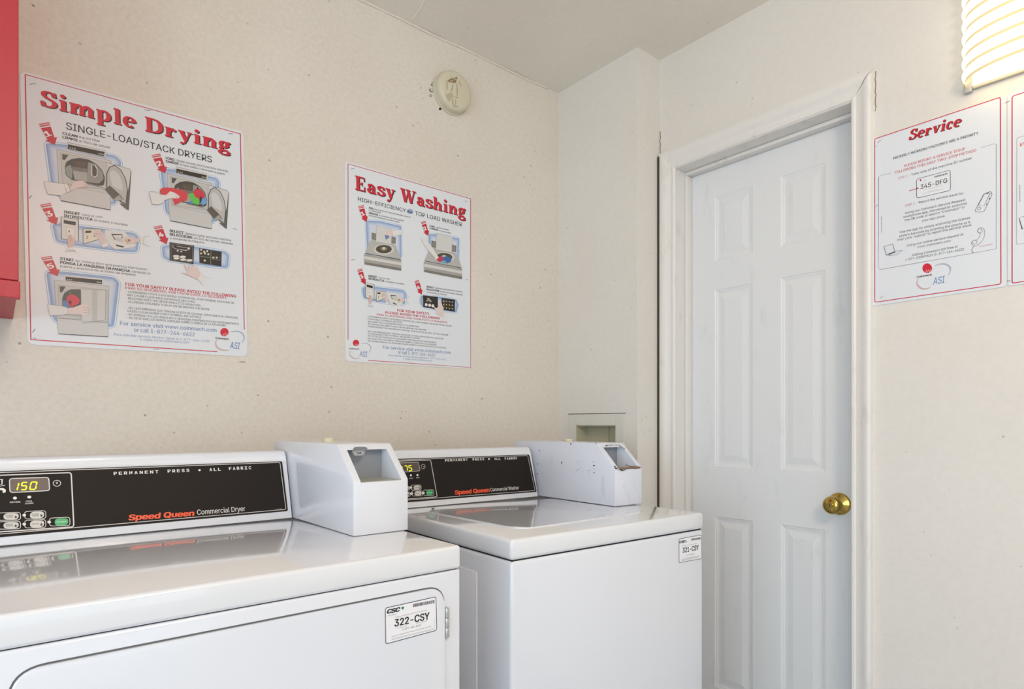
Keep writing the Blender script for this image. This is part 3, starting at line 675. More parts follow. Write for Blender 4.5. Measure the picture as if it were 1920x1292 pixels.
# ================================================================== washer
WO = Vector((.815, .980, 0)); RZ = R(-2.35)
XF = Matrix.Translation(WO) @ Matrix.Rotation(RZ, 4, 'Z'); R3 = XF.to_3x3()
WW, WZ = .6525, .9205
ws = root('commercial_washer', tuple(XF @ Vector((WW / 2, .33, 0))), 'white top loading commercial washer with a chipped coin box and sticker 321-CSY', 'washer', 'coin laundry machines', rz=RZ)
WD = .675
B(XF).box(.001, WW - .001, .001, WD, .03, .8752, .009, 4).done('cabinet', M_EN, ws)
B(XF).box(.006, WW - .006, .006, WD - .01, .868, .885).done('top_seam', M_DARK, ws, smooth=False)
B(XF).box(-.0005, WW, -.0005, WD, .8768, WZ, .0085, 4).done('top_panel', M_ENT, ws)
B(XF).box(-.0012, .003, .126, .60, .12, .831, .001, 2).done('side_emboss', M_EN, ws)
for fx in (.05, WW - .05):
    for fy in (.05, WD - .05): B(XF).lathe([(0, 0), (.02, 0), (.02, .012), (.008, .014), (.008, .034), (0, .034)], (fx, fy, 0), (0, 0, 1), 12).done('foot', M_DARK, ws)
ld = B(XF); lp = rnd([Vector(p) for p in ((.088, .082), (.520, .098), (.520, .470), (.066, .470))], [.050, .02, .02, .02], 10)
ld.prism(lp, lambda p, k: Vector((p[0], p[1], WZ - .001 + k * .0042)), 0, .0030, 4, sel=lambda e: all(v.co.z > WZ + .003 for v in e.verts))
ldo = ld.done('lid', M_ENT, ws)
B(XF).lathe([(0, 0), (.0045, 0), (.004, .003), (0, .0035)], (.109, .505, WZ), (0, 0, 1), 12).done('lid_bumper', mat('bumper_grey', '#6d6d6d', .5), ws)
YW = .5526; wx1 = .5335
wp = [(YW, WZ + .001), (YW + .0345, 1.0550), (YW + .0405, 1.0600), (YW + .0438, 1.0690), (YW + .0452, 1.0790), (YW + .052, 1.0830), (YW + .112, 1.0830), (YW + .112, WZ + .001)]
wh = B(XF); wh.prism(wp, lambda p, k: Vector((-.0 + k * wx1, p[0], p[1])), 0, .0025, 3); wh.done('console_housing', M_HOUS, ws)
wn = (R3 @ Vector((0, -(1.0550 - .9215), .0345))).normalized(); WF = Face(XF @ Vector((0, YW, .9215)), wn)
wf = fascia(WF, ws, [(655, 863.6), (991.8, 852.6), (1005.8, 922.2), (655, 950.8)])
pr = Print(WF, wf, .0015)
pr.line('outline', '#cfccc8', [(652, 866), (988.8, 854.6), (1002.6, 920.0), (652, 946.5)], .0014, 2, True, .004)
pr.z = (720, 840, 11.743)
pr.line('control_outline', W1, [(-700, 330), (1020, 268), (1165, 1078), (-700, 1215)], .0020, 2, True, .005)
pr.line('display_frame', W1, [(250, 335), (752, 318), (788, 505), (300, 545)], .0012, 3, True, .004)
pr.poly('display_window', '#54463f', [(255, 338), (748, 322), (784, 502), (304, 540)], 2, .003)
def seg(pts, wd=.0022): pr.line('digits', Yel, pts, wd, 5)
seg([(388, 412), (398, 450)]); seg([(448, 398), (495, 394)]); seg([(500, 400), (504, 440)]); seg([(505, 450), (508, 500)])
seg([(598, 388), (540, 392)]); seg([(536, 398), (541, 438)]); seg([(545, 445), (596, 440)]); seg([(602, 448), (607, 495)]); seg([(604, 503), (545, 508)])
pr.oval('clock_symbol', W1, (855, 412), 45, 48, 3, 20, .0009); pr.line('clock_symbol', W1, [(850, 405), (858, 418), (895, 418)], .0009, 3)
for x, y in ((455, 612), (585, 606), (730, 600)): pr.oval('indicator_light|%d' % x, '#e4e0dc', (x, y), 22, 24, 3, 12)
pr.text('lettering', W1, 'WASH', (553, 682), (632, 677), 20, 3, .02, up=.0025); pr.text('lettering', W1, 'RINSE', (705, 667), (775, 662), 20, 3, .02, up=.0025)
button(pr, 340, 555, 845, 935, 8, LG, ['HOT']); button(pr, 585, 810, 815, 925, 8, LG, ['WARM'])
button(pr, 350, 570, 970, 1075, 8, LG, ['COLD']); button(pr, 605, 835, 940, 1062, 8, LG, ['BRIGHTS'], drop=False)
button(pr, 860, 1085, 920, 1052, 10, '#2aa866', ['START'], drop=False)
pr.z = (730, 800, 4.969)
for wd, p0, p1 in (('PERMANENT', (518, 326), (727, 318)), ('PRESS', (775, 317), (880, 313)), ('ALL', (978, 311), (1032, 309)), ('FABRIC', (1075, 309), (1186, 304))):
    a = Vector(p0); b_ = Vector(p1); n = len(wd)
    for i, c_ in enumerate(wd):
        q0 = a + (b_ - a) * (i / (n - .4)); q1 = a + (b_ - a) * ((i + .6) / (n - .4)); pr.text('lettering', '#e2dedc', c_, tuple(q0), tuple(q1), 20, 3, .03)
pr.oval('lettering', '#e2dedc', (925, 303), 8, 9, 3, 10)
pr.text('lettering', OR, 'Speed Queen', (612, 634), (930, 608), 38, 4, .036, .1, 3)
pr.text('lettering', '#e2dedc', 'Commercial Washer', (940, 606), (1206, 584), 33, 4, .008)
pr.flush()
wcb = coin_box(ws, XF, .5490, .1165, .2255, .700, WZ + .0005, True)
# chipped paint and rust round the washer coin slot
sn = (R3 @ Vector((0, -.073, .076))).normalized(); SF = Face(XF @ Vector((0, .2255, WZ + .1085)), sn)
pr = Print(SF, wcb, .0003); pr.z = (1020, 750, 6.154); random.seed(11)
for x0, y0, x1, y1, n in ((705, 528, 862, 520, 16), (862, 520, 935, 580, 8), (815, 770, 870, 805, 6), (870, 790, 935, 815, 9)):
    for k in range(n):
        t = k / n; pr.oval('chipped_paint', random.choice(['#5b5146', '#8c8478', '#3b342d', '#9b9790']), (x0 + (x1 - x0) * t + random.gauss(0, 5), y0 + (y1 - y0) * t + random.gauss(0, 4)), random.uniform(4, 13), random.uniform(3, 8), 1, 7)
pr.flush()
FFn = (R3 @ Vector((0, -1, 0))); pr = Print(Face(XF @ Vector((0, .2255 - .0002, 0)), FFn), wcb); pr.z = (1020, 750, 6.154)
pr.poly('rust_edge', '#8d6f55', [(868, 800), (885, 812), (905, 822), (935, 800), (985, 790), (1050, 796), (1110, 785), (1118, 772), (1060, 762), (1000, 768), (950, 772), (870, 785)], 1)
pr.line('rust_edge', '#54402f', [(872, 800), (900, 820), (935, 798), (990, 788), (1050, 794), (1108, 788), (1115, 775)], .0014, 2)
pr.line('rust_edge', '#3c2f25', [(935, 760), (955, 748), (985, 765), (1040, 770)], .0018, 2)
pr.flush()
pr = Print(Face(XF @ Vector((.5490 - .0003, 0, 0)), R3 @ Vector((-1, 0, 0))), wcb); pr.z = (1020, 750, 6.154)
for x, y, rx, ry in ((576, 757, 12, 8), (578, 840, 7, 8), (600, 495, 6, 9), (310, 510, 7, 6), (205, 725, 5, 20), (820, 770, 9, 10), (832, 790, 14, 9)): pr.oval('scuff_marks', '#4b4a52', (x, y), rx, ry, 1, 8)
for k in range(26): pr.oval('scuff_marks', '#8f93a6', (random.uniform(350, 600), random.uniform(700, 930)), random.uniform(2, 5), random.uniform(2, 7), 1, 6)
pr.z = (730, 800, 4.969)
for x, y in ((1383, 348), (1400, 225), (1380, 440), (1690, 160)): pr.oval('scuff_marks', '#6d6f80', (x, y), 6, 7, 1, 8)
pr.flush()
def wl(pr):
    D = '#24242a'; N = 'id_sticker|b'
    pr.text(N, D, 'CSC', (1349, 1045), (1392, 1037), 17, 5, .05, .2); pr.poly(N, '#1f8f98', [(1394, 1030), (1405, 1024), (1400, 1040)], 5)
    x = 1438
    while x < 1508:
        wd = random.choice((2, 3)); t = (x - 1438) / 70; pr.poly(N, '#4a4a50', [(x, 1008 - 10 * t), (x + wd, 1008 - 10 * t), (x + wd, 1024 - 10 * t), (x, 1024 - 10 * t)], 5); x += wd + random.choice((1.5, 3))
    pr.text(N, D, '321-CSY', (1372, 1117), (1492, 1093), 37, 5, .02, res=2)
    pr.text(N, '#7c7d84', 'Please use this number', (1370, 1066), (1485, 1047), 5, 5); pr.text(N, '#66676e', '1-877-264-6622', (1398, 1139), (1462, 1126), 8, 5)
    for k in range(3): pr.line(N, '#8a8b92', [(1362, 1168 + k * 6), (1498, 1136 + k * 6)], .0005, 5)
id_sticker(Face(XF @ Vector((0, .0007, 0)), FFn), ws, (940, 760, 4.0375), [(1345, 1012), (1514, 981), (1516, 1160), (1345, 1192)], wl)
# ================================================================== posters
def poster(name, label, p, n, quad, r=.016, th=.0012, base=None):
    f = Face(p, n); q = [f.ab(*c) for c in quad] if not isinstance(quad[0], Vector) else quad
    lo = f.w(((q[2] + q[3]) / 2)); rt = root(name, tuple(lo), label, 'poster')
    q = rnd(q, r, 6); t = bmesh.new(); m = len(q)
    a = [t.verts.new(f.w(v, 0)) for v in q]; b_ = [t.verts.new(f.w(v, th)) for v in q]
    t.faces.new(a); t.faces.new(b_)
    for i in range(m): t.faces.new((a[i], b_[i], b_[(i + 1) % m], a[(i + 1) % m]))
    bb = B(); bb.add(t); bb.done('backing', M_POST, rt, smooth=False)
    return rt, Print(f, rt, th)
RED = '#c81f36'; BK = '#25221f'; BL = '#7c93bb'; GRY = '#3b3836'
def staple(pr, x0, y0, x1, y1, k=[0]):
    k[0] += 1; a = pr.P((x0, y0)); b_ = pr.P((x1, y1)); t = B(); t.tube([pr.f.w(a, pr.base), pr.f.w(a, pr.base + .0012), pr.f.w(b_, pr.base + .0012), pr.f.w(b_, pr.base)], .0005, 5); t.done('staple', M_STEEL, pr.parent)
ARW = [[(73, 233.2), (92.3, 229.6), (92.8, 231.2), (73.6, 234.8)], [(74.8, 236.6), (93.6, 233.2), (94.2, 235.0), (75.8, 238.6)]]
ARB = [(76.8, 240.8), (95.0, 237.8), (102.0, 258.6), (106.6, 257.6), (102.8, 272.6), (84.6, 263.6), (89.6, 262.8)]
ARI = [(74.0, 234.6), (92.6, 231.0), (93.4, 233.4), (74.8, 236.8)]
def arrow(pr, digit, bar, tip):
    sx = (tip[0] - bar[0]) / 29.7; sy = (tip[1] - bar[1]) / 39.0; z = pr.z; pr.z = (0, 0, 1)
    g = lambda p: (bar[0] + (p[0] - 73) * sx, bar[1] + (p[1] - 233.5) * sy)
    nm = 'step_arrow|' + digit
    for a in ARW: pr.poly(nm, RED, [g(p) for p in a], 6)
    pr.poly(nm, '#e9c3c6', [g(p) for p in ARI], 5)
    pr.poly(nm, RED, [g(p) for p in ARB], 6)
    pr.text(nm, '#f2eeee', digit, g((88.2, 257.4)), g((96.6, 254.2)), 11.5 * sy, 8, .035, .0, 3)
    pr.z = z
def blob(pr, nm, pts, r):
    q = [pr.P(p) for p in pts]; c = sum(q, Vector((0, 0))) / len(q)
    ext = max((v - c).length for v in q)
    def inset(d): 
        out = []; n = len(q); ar = sum(q[i].cross(q[(i + 1) % n]) for i in range(n)); sg = 1 if ar > 0 else -1
        for i in range(n):
            a = (q[i] - q[i - 1]).normalized(); b_ = (q[(i + 1) % n] - q[i]).normalized(); na = Vector((-a.y, a.x)) * sg; nb = Vector((-b_.y, b_.x)) * sg
            m = (na + nb); m = m.normalized() / max(.5, m.normalized().dot(na)) if m.length > .01 else na; out.append(q[i] + m * d)
        return out
    for d, col, h in ((0, '#9fb2d6', 1), (.0011, '#d9e5f0', 2), (.0040, '#87a2ca', 3), (.0056, '#93abd0', 4), (.0076, '#a2b6d8', 4.5), (.0098, '#b0c1de', 5), (.0122, '#bfcce2', 5.5), (.015, '#cad3e4', 6), (.018, '#d2d8e5', 6.5)):
        if d < ext * .45: pr.fill(nm, col, rnd(inset(d), max(.001, r - d)), h)
SKIN = '#dfc9c5'
def outl(pr, nm, pts, fill, edge='#4a4846', wd=.0008, h=10, r=0):
    pr.poly(nm, fill, pts, h, r); pr.line(nm, edge, pts, wd, h + 1, True, r)
def open_dryer(pr, nm, clothes=False):
    h = 10
    outl(pr, nm, [(295, 250), (1112, 420), (1108, 1162), (352, 1020), (330, 900)], '#cbcac8', '#77746f', .0006, h)
    pr.line(nm, '#46433f', [(352, 1022), (1108, 1164)], .0018, h + 2); pr.line(nm, '#8b8884', [(360, 770), (1100, 925)], .0006, h + 2)
    outl(pr, nm, [(452, 140), (1038, 268), (1030, 372), (452, 250)], '#d6d5d2', '#8a8782', .0005, h + 2)
    pr.poly(nm, '#2a2420', [(462, 172), (1018, 288), (1008, 356), (458, 240)], h + 3)
    for x in (485, 520, 555): pr.poly(nm, '#b9b4a8', [(x, 212 + (x - 462) * .2), (x + 22, 216 + (x - 462) * .2), (x + 18, 234 + (x - 462) * .2), (x, 230 + (x - 462) * .2)], h + 4)
    for x in (925, 955, 985): pr.poly(nm, '#b9b4a8', [(x, 304 + (x - 925) * .2), (x + 20, 308 + (x - 925) * .2), (x + 16, 326 + (x - 925) * .2), (x, 322 + (x - 925) * .2)], h + 4)
    outl(pr, nm, [(350, 300), (1042, 442), (1032, 862), (378, 762)], '#c3c2bf', '#8f8c87', .0006, h + 3)
    pr.poly(nm, '#4c4946', [(375, 320), (470, 335), (412, 412), (378, 402)], h + 4)
    pr.poly(nm, '#45413c', [(415, 510), (435, 440), (520, 392), (640, 378), (780, 405), (900, 475), (985, 570), (1022, 680), (1008, 790), (935, 805), (520, 712), (428, 640)], h + 4)
    pr.poly(nm, '#8f9694', [(422, 520), (500, 478), (530, 560), (525, 700), (440, 640)], h + 5); pr.poly(nm, '#5e4d3c', [(560, 430), (735, 440), (742, 525), (600, 515)], h + 5)
    pr.poly(nm, '#a9a7a3', [(522, 510), (752, 540), (748, 745), (560, 705)], h + 6); pr.poly(nm, '#75726d', [(522, 510), (752, 540), (750, 600), (530, 570)], h + 7)
    pr.poly(nm, '#94918c', [(765, 440), (890, 480), (990, 600), (1000, 700), (930, 765), (745, 745)], h + 6)
    outl(pr, nm, [(822, 490), (868, 482), (905, 560), (900, 640), (870, 672), (822, 640)], '#4b4844', '#e6e4e0', .0012, h + 7)
    # opened door with dished liner
    pr.poly(nm, '#d2d1ce', [(1042, 445), (1400, 548), (1421, 590), (1382, 1175), (1238, 1062), (1330, 1050)], h + 4)
    pr.poly(nm, '#5b5854', [(1385, 800), (1412, 575), (1421, 590), (1382, 1178), (1238, 1064), (1345, 1066), (1362, 900)], h + 5)
    pr.line(nm, '#77746f', [(1042, 445), (1400, 548), (1420, 590)], .0010, h + 6)
    outl(pr, nm, [(1050, 610), (1090, 520), (1170, 490), (1260, 560), (1330, 690), (1362, 860), (1340, 1050), (1290, 1058), (1050, 860)], '#bcbbb8', '#34302c', .0016, h + 6)
    pr.poly(nm, '#d0cfcd', [(1090, 600), (1150, 560), (1240, 640), (1290, 780), (1290, 880), (1130, 800)], h + 8)
    pr.poly(nm, '#5d564e', [(1015, 852), (1090, 800), (1240, 935), (1150, 1002)], h + 9); pr.poly(nm, '#a5a39f', [(1150, 1002), (1240, 935), (1290, 1010), (1170, 1030)], h + 9)
    pr.line(nm, '#2c2825', [(1090, 800), (1240, 935), (1300, 1010)], .0014, h + 10)
    if not clothes:
        pr.poly(nm, SKIN, [(490, 852), (560, 725), (690, 722), (775, 790), (770, 815), (700, 832), (600, 832), (510, 885)], h + 10); pr.line(nm, '#8f7a76', [(560, 725), (690, 722), (775, 790), (760, 822), (600, 832)], .0005, h + 11)
        for k in range(3): pr.line(nm, '#8f7a76', [(700, 775 + k * 18), (765, 790 + k * 14)], .0004, h + 11)
        outl(pr, nm, [(400, 775), (450, 765), (500, 880), (450, 905)], '#e6e0de', '#8f8a86', .0004, h + 11)
        pr.poly(nm, '#e1e0de', [(95, 738), (400, 770), (440, 905), (350, 945), (160, 932)], h + 10); pr.line(nm, '#77746f', [(95, 738), (250, 745), (400, 770)], .0005, h + 12); pr.line(nm, '#77746f', [(160, 932), (280, 938), (350, 970)], .0005, h + 12)
    pr.line(nm, '#5d5a56', [(640, 750), (1000, 830)], .0010, h + 9)
def cloth_bits(pr, nm, h=24):
    pr.poly(nm, '#d63a44', [(232, 640), (255, 595), (330, 585), (430, 592), (600, 628), (660, 700), (645, 780), (560, 800), (460, 852), (420, 730), (300, 700), (240, 672)], h)
    pr.poly(nm, '#6f9fd8', [(850, 790), (940, 718), (945, 820), (880, 862)], h); pr.poly(nm, '#62c14b', [(665, 680), (735, 668), (790, 720), (845, 790), (822, 850), (745, 832), (690, 755)], h + 1)
    pr.poly(nm, '#cf2e44', [(735, 662), (775, 610), (812, 575), (850, 620), (890, 655), (925, 722), (880, 750), (852, 765), (770, 730)], h + 1); pr.poly(nm, '#2b1e1e', [(790, 585), (812, 578), (830, 608), (800, 615)], h + 2); pr.poly(nm, '#2b1e1e', [(835, 740), (870, 715), (865, 790), (835, 830)], h + 2)
    pr.poly(nm, '#5b88c8', [(670, 800), (720, 790), (740, 832), (690, 830)], h + 2)
    pr.poly(nm, '#e4dcda', [(230, 690), (330, 700), (390, 640), (470, 670), (535, 715), (528, 750), (470, 752), (400, 745), (310, 780)], h + 3)
    for k in range(3): pr.line(nm, '#8f8a86', [(470, 690 + k * 22), (528, 712 + k * 18)], .0005, h + 4)
    pr.poly(nm, '#e1e0de', [(70, 645), (230, 680), (310, 780), (260, 840), (120, 840)], h + 2); pr.line(nm, '#77746f', [(70, 650), (160, 650), (240, 690), (310, 770)], .0005, h + 3); pr.line(nm, '#77746f', [(115, 835), (220, 845), (290, 810)], .0005, h + 3)
def reader_strip(pr, nm, h=10):
    outl(pr, nm, [(405, 292), (702, 342), (705, 715), (410, 668)], '#dbd9d4', '#2f3440', .0011, h); pr.poly(nm, '#1f1a19', [(450, 345), (657, 380), (654, 442), (450, 405)], h + 2)
    outl(pr, nm, [(495, 470), (630, 490), (628, 640), (495, 620)], '#e5e3df', '#a8a5a0', .0004, h + 2); pr.poly(nm, '#7b4a4a', [(530, 535), (556, 530), (552, 560), (532, 560)], h + 4)
    pr.poly(nm, '#d8b9b0', [(512, 680), (545, 598), (572, 590), (600, 640), (642, 660), (640, 740), (605, 815), (530, 815)], h + 5); pr.line(nm, '#8f7a76', [(545, 600), (575, 680), (560, 720)], .0007, h + 6)
    pr.poly(nm, '#e4e0dc', [(515, 815), (620, 815), (632, 862), (500, 862)], h + 5); pr.line(nm, '#77746f', [(478, 905), (512, 862), (540, 885), (600, 885), (640, 870), (665, 912)], .0006, h + 6)
    outl(pr, nm, [(782, 500), (1100, 505), (1060, 680), (785, 758)], '#dfdbc9', '#2f3440', .0011, h); pr.poly(nm, '#1f1a19', [(820, 533), (922, 530), (922, 566), (820, 572)], h + 2)
    for x, y in ((855, 628), (978, 622), (850, 660)): pr.oval(nm, '#8a3b3f', (x, y), 14, 11, h + 3, 8)
    pr.poly(nm, '#dcc4c0', [(945, 560), (1010, 520), (1070, 530), (1120, 580), (1165, 700), (1170, 750), (1090, 760), (1060, 690), (1000, 620)], h + 5); pr.line(nm, '#a08a88', [(960, 580), (1040, 590), (1075, 610)], .0009, h + 6)
    pr.poly(nm, '#e4e2de', [(1085, 765), (1180, 745), (1230, 790), (1120, 820)], h + 6)
    pr.poly(nm, '#dedcd9', [(1150, 515), (1500, 545), (1560, 640), (1700, 780), (1640, 820), (1400, 850), (1330, 858), (1230, 770), (1160, 640)], h + 3)
    pr.line(nm, '#2a2826', [(1330, 690), (1275, 598), (1452, 600), (1450, 660)], .0020, h + 6); pr.poly(nm, '#c9c6c1', [(1310, 640), (1440, 650), (1480, 740), (1350, 700)], h + 5)
    pr.poly(nm, '#1f1c1a', [(1340, 765), (1480, 800), (1470, 822), (1355, 795)], h + 6)
    pr.poly(nm, '#dec6c2', [(1480, 650), (1560, 640), (1750, 668), (1748, 720), (1600, 760), (1520, 750)], h + 6); pr.poly(nm, '#c9b48f', [(1480, 690), (1560, 670), (1590, 720), (1540, 760)], h + 7); pr.oval(nm, '#7d6a60', (1570, 695), 26, 16, h + 8, 8)
    pr.line(nm, '#8a8782', [(1920, 620), (1825, 635), (1820, 760), (1920, 800)], .0006, h + 6); pr.poly(nm, '#e4e2de', [(1755, 670), (1825, 640), (1830, 765), (1755, 740)], h + 5)
def logo(pr, z, c, r, word, asi, up, dn, rr=.0016):
    pr.z = z; nm = 'logo'; pr.oval(nm, '#d2203a', c, r, r, 3, 24)
    for k in range(3): pr.line(nm, '#f0e4e6', [(c[0] - r * .35 + k * r * .38, c[1] + r * .9), (c[0] - r * .05 + k * r * .38, c[1] + r * .25)], .0008, 4)
    pr.text(nm, '#5a4440', 'Coinmach', word[0], word[1], word[2], 4, .03)
    pr.text(nm, '#5f86bd', 'ASI', asi[0], asi[1], asi[2], 4, .0, .15, 2)
    for pts, cc in ((up, '#aeb8c8'), (dn, '#cfaeb0')):
        q = [pr.P(p) for p in spl(pts, 5)]; n = len(q); vs = []; 
        for i in range(n):
            d = (q[min(i + 1, n - 1)] - q[max(0, i - 1)]).normalized(); nn = Vector((-d.y, d.x)) * rr * (.35 + .9 * math.sin(math.pi * i / (n - 1))); vs.append((q[i] + nn, q[i] - nn))
        pr.raw(nm, cc, [v[0] for v in vs] + [v[1] for v in vs], [(i, i + n, i + n + 1, i + 1) for i in range(n - 1)], 3)
NY = YB - .0006
# ---------------- Simple Drying
rt, pr = poster('instruction_poster', 'poster headed Simple Drying with five numbered steps for dryers beside the red cabinet', (0, NY, 0), (0, -1, 0), [(37, 132.5), (456.5, 248), (464, 669), (51.5, 646)])
pr.line('border', RED, [(57.8, 637.2), (47.3, 140), (450.5, 251.5), (457.8, 618)], .0021, 2); pr.line('border', RED, [(57.2, 637.0), (407, 659.6)], .0021, 2)
slab_text(pr, 'title', 'title_shadow', '#cf2238', 'Simple', (76, 198.5), (254.5, 241.5), 30.5)
slab_text(pr, 'title', 'title_shadow', '#cf2238', 'Drying', (271, 245.5), (433.5, 285.5), 27)
pr.text('subtitle', BK, 'SINGLE-LOAD/STACK DRYERS', (124, 242.5), (397, 305.5), 13.2, 3, .006, 0, 3)
T = lambda nm, col, b, a, c, cap, bold=0: pr.text(nm, col, b, a, c, cap, 3, bold)
SPt = 'step_lettering'
T(SPt, BK, 'CLEAN', (117.5, 252.5), (145, 258.5), 4.6, .03); T(SPt, GRY, 'the lint filter', (148, 259.2), (187.5, 267.5), 4.4)
T(SPt, BK, 'LIMPIE', (117.5, 259.5), (145.5, 266), 4.6, .03); T(SPt, GRY, 'el filtro de pelusa', (148.5, 266.6), (206, 279), 4.4)
T(SPt, BK, 'LOAD', (310.7, 298.5), (326.5, 302), 4.4, .03); T(SPt, GRY, 'clothes loosely and close door securely', (329, 302.6), (427.5, 323.5), 4.0)
T(SPt, BK, 'CARGUE', (310.7, 304.5), (335, 309.6), 4.4, .03); T(SPt, GRY, 'la ropa suelta y cierre bien la puerta', (337.5, 310.2), (421, 328.7), 4.0)
T(SPt, BK, 'INSERT', (120, 399.8), (150, 404), 4.8, .03); T(SPt, GRY, 'card or coin', (153.5, 404.5), (192.5, 409.8), 4.3)
T(SPt, BK, 'INTRODUZCA', (120, 406.8), (173.5, 414.2), 4.8, .03); T(SPt, GRY, 'la tarjeta o moneda', (177, 414.8), (239, 424.2), 4.3)
T(SPt, BK, 'SELECT', (318, 435), (344, 439.2), 4.6, .03); T(SPt, GRY, 'desired cycle and start machine', (347, 439.8), (433, 453), 4.2)
T(SPt, BK, 'SELECCIONE', (318, 441.5), (360.5, 448), 4.6, .03); T(SPt, GRY, 'el ciclo de secado deseado', (363.5, 448.4), (436.5, 459.6), 4.2)
T(SPt, GRY, 'y encienda la máquina', (318.7, 448.4), (382.5, 457), 4.2)
T(SPt, BK, 'START', (113, 487.6), (138.5, 490.6), 5, .03); T(SPt, GRY, 'by closing door and pushing start button', (142, 491), (275.5, 507.4), 4.3)
T(SPt, BK, 'PONGA LA MAQUINA EN MARCHA', (113, 494.4), (243.5, 510.8), 5, .03); T(SPt, GRY, 'cerrando la', (246.5, 511), (281.3, 515), 4.3)
T(SPt, GRY, 'puerta y presionando el botón de empezar', (113, 501), (254.5, 517.6), 4.3)
T('safety_lettering', RED, 'FOR YOUR SAFETY PLEASE AVOID THE FOLLOWING', (235, 535.6), (442.3, 558.2), 5.6, .02)
T('safety_lettering', RED, 'PARA SU SEGURIDAD, POR FAVOR EVITE LO SIGUIENTE', (235, 541.8), (424.8, 561), 4.6, .01)
for s_, a, b_ in (('- LAUNDERING ITEMS CONTAINING COOKING OIL, FOAM RUBBER, GASOLINE OR', (235.7, 548.4), (438.4, 570)), ('ANY OTHER FLAMMABLE MATERIALS OR FUMES.', (238.2, 555), (366, 568.2)), ('- REACHING INTO THE DRYER WHILE IT IS OPERATING.', (235.7, 560.8), (376.7, 575)), ('- ALLOWING CHILDREN TO PLAY ON OR AROUND THE DRYER.', (235.7, 567.2), (393, 582.2)),
    ('- NO LAVE PRENDAS QUE TENGAN ACEITE DE COCINA, GOMA ESPUMA, GASOLINA', (236.5, 578.8), (445.7, 597.8)), ('GASES O CUALQUIER OTRO MATERIAL INFLAMABLE', (238.6, 585), (376.7, 597)), ('- NO INTRODUZCA LAS MANOS EN LA SECADORA MIENTRAS ESTA EN FUNCIONAMIENTO', (236.5, 591.2), (447.5, 609.4)), ('- NO DEJE QUE LOS NIÑOS JUEGUEN SOBRE O CERCA DE LA SECADORA', (236.7, 597.4), (423.8, 612.2))):
    T('safety_lettering', GRY, s_, a, b_, 3.8)
T('contact_lettering', BL, 'For service visit www.coinmach.com', (225, 609.6), (405.6, 622.6), 7.4, .012); T('contact_lettering', BL, 'or call 1-877-264-6622', (251, 622), (364.8, 631), 7.4, .012)
T('contact_lettering', BL, 'Para solicitar servicio técnico, llame al 1-877-264-6622', (213.8, 629), (392.5, 642), 4.4); T('contact_lettering', BL, 'o visite www.coinmach.com', (262, 638.4), (353.9, 644.4), 4.4)
for a in (('1', (73, 233.5), (102.7, 272.5)), ('2', (283.6, 291.8), (309.4, 325.6)), ('3', (75, 384.6), (105.5, 422)), ('4', (287.2, 426), (312.3, 458)), ('5', (76.6, 483.7), (107.9, 518.4))): arrow(pr, *a)
pr.z = (70, 250, 8.074); blob(pr, 'picture|1', [(88, 120), (420, 150), (1200, 325), (1300, 430), (1215, 1090), (1050, 1110), (400, 1000), (195, 900)], .010); open_dryer(pr, 'picture|1')
pr.z = (270, 280, 8.075); blob(pr, 'picture|2', [(215, 270), (500, 290), (1110, 415), (1165, 500), (1090, 1130), (900, 1140), (390, 1030), (300, 960)], .010)
pr.m = lambda x, y: (490 + .827 * (x - 465), 300 + (y - 175) * .925 - (x - 465) * .012); open_dryer(pr, 'picture|2', True); pr.m = None; cloth_bits(pr, 'picture|2')
pr.z = (70, 375, 9.143); blob(pr, 'picture|3', [(205, 385), (420, 375), (700, 415), (1680, 545), (1775, 640), (1745, 925), (1500, 920), (700, 820), (290, 745)], .012); reader_strip(pr, 'picture|3')
pr.z = (270, 415, 9.57); nm = 'picture|4'; blob(pr, nm, [(285, 425), (450, 400), (900, 430), (1460, 520), (1555, 600), (1530, 865), (1300, 850), (420, 730), (305, 660)], .010)
outl(pr, nm, [(458, 382), (892, 445), (880, 768), (460, 702)], '#2a211d', '#3a3f4a', .0012, 10)
outl(pr, nm, [(482, 405), (868, 460), (858, 742), (484, 688)], '#2a211d', '#a9a49c', .0005, 12)
pr.line(nm, '#c9c5bd', [(585, 452), (770, 480), (768, 528), (560, 500), (515, 470), (515, 425)], .0011, 13); pr.oval(nm, '#d6d1c6', (798, 492), 24, 24, 13, 10)
for x, y in ((600, 535), (665, 545)): pr.oval(nm, '#d6d1c6', (x, y), 18, 16, 13, 8)
for x, y in ((570, 628), (690, 642), (580, 668), (700, 690), (812, 705)): pr.oval(nm, '#e2ded6', (x, y), 58, 22, 13, 14)
pr.poly(nm, '#2a211d', [(985, 485), (1390, 550), (1384, 812), (990, 752)], 10); pr.line(nm, '#8a8a70', [(1198, 520), (1192, 780)], .0014, 12); pr.line(nm, '#8a8a70', [(1000, 630), (1185, 655)], .0016, 12)
for x, y in ((1022, 515), (1075, 550), (1020, 580), (1090, 580), (1150, 595), (1130, 540), (1085, 708), (1240, 655), (1300, 655)): pr.oval(nm, '#cfcab8', (x, y), 20, 20, 12, 10)
pr.line(nm, '#8a8a70', [(1215, 635), (1365, 655), (1360, 700), (1215, 685)], .0006, 12)
pr.poly(nm, '#e0cbc7', [(705, 745), (740, 800), (800, 880), (790, 800), (810, 770), (850, 860), (870, 765), (895, 790), (900, 850), (950, 810), (990, 900), (1018, 962), (955, 1050), (860, 1005), (785, 965), (670, 935), (680, 925), (800, 940), (735, 850)], 14); pr.line(nm, '#b0a09e', [(670, 930), (860, 1005), (955, 1050)], .0006, 15)
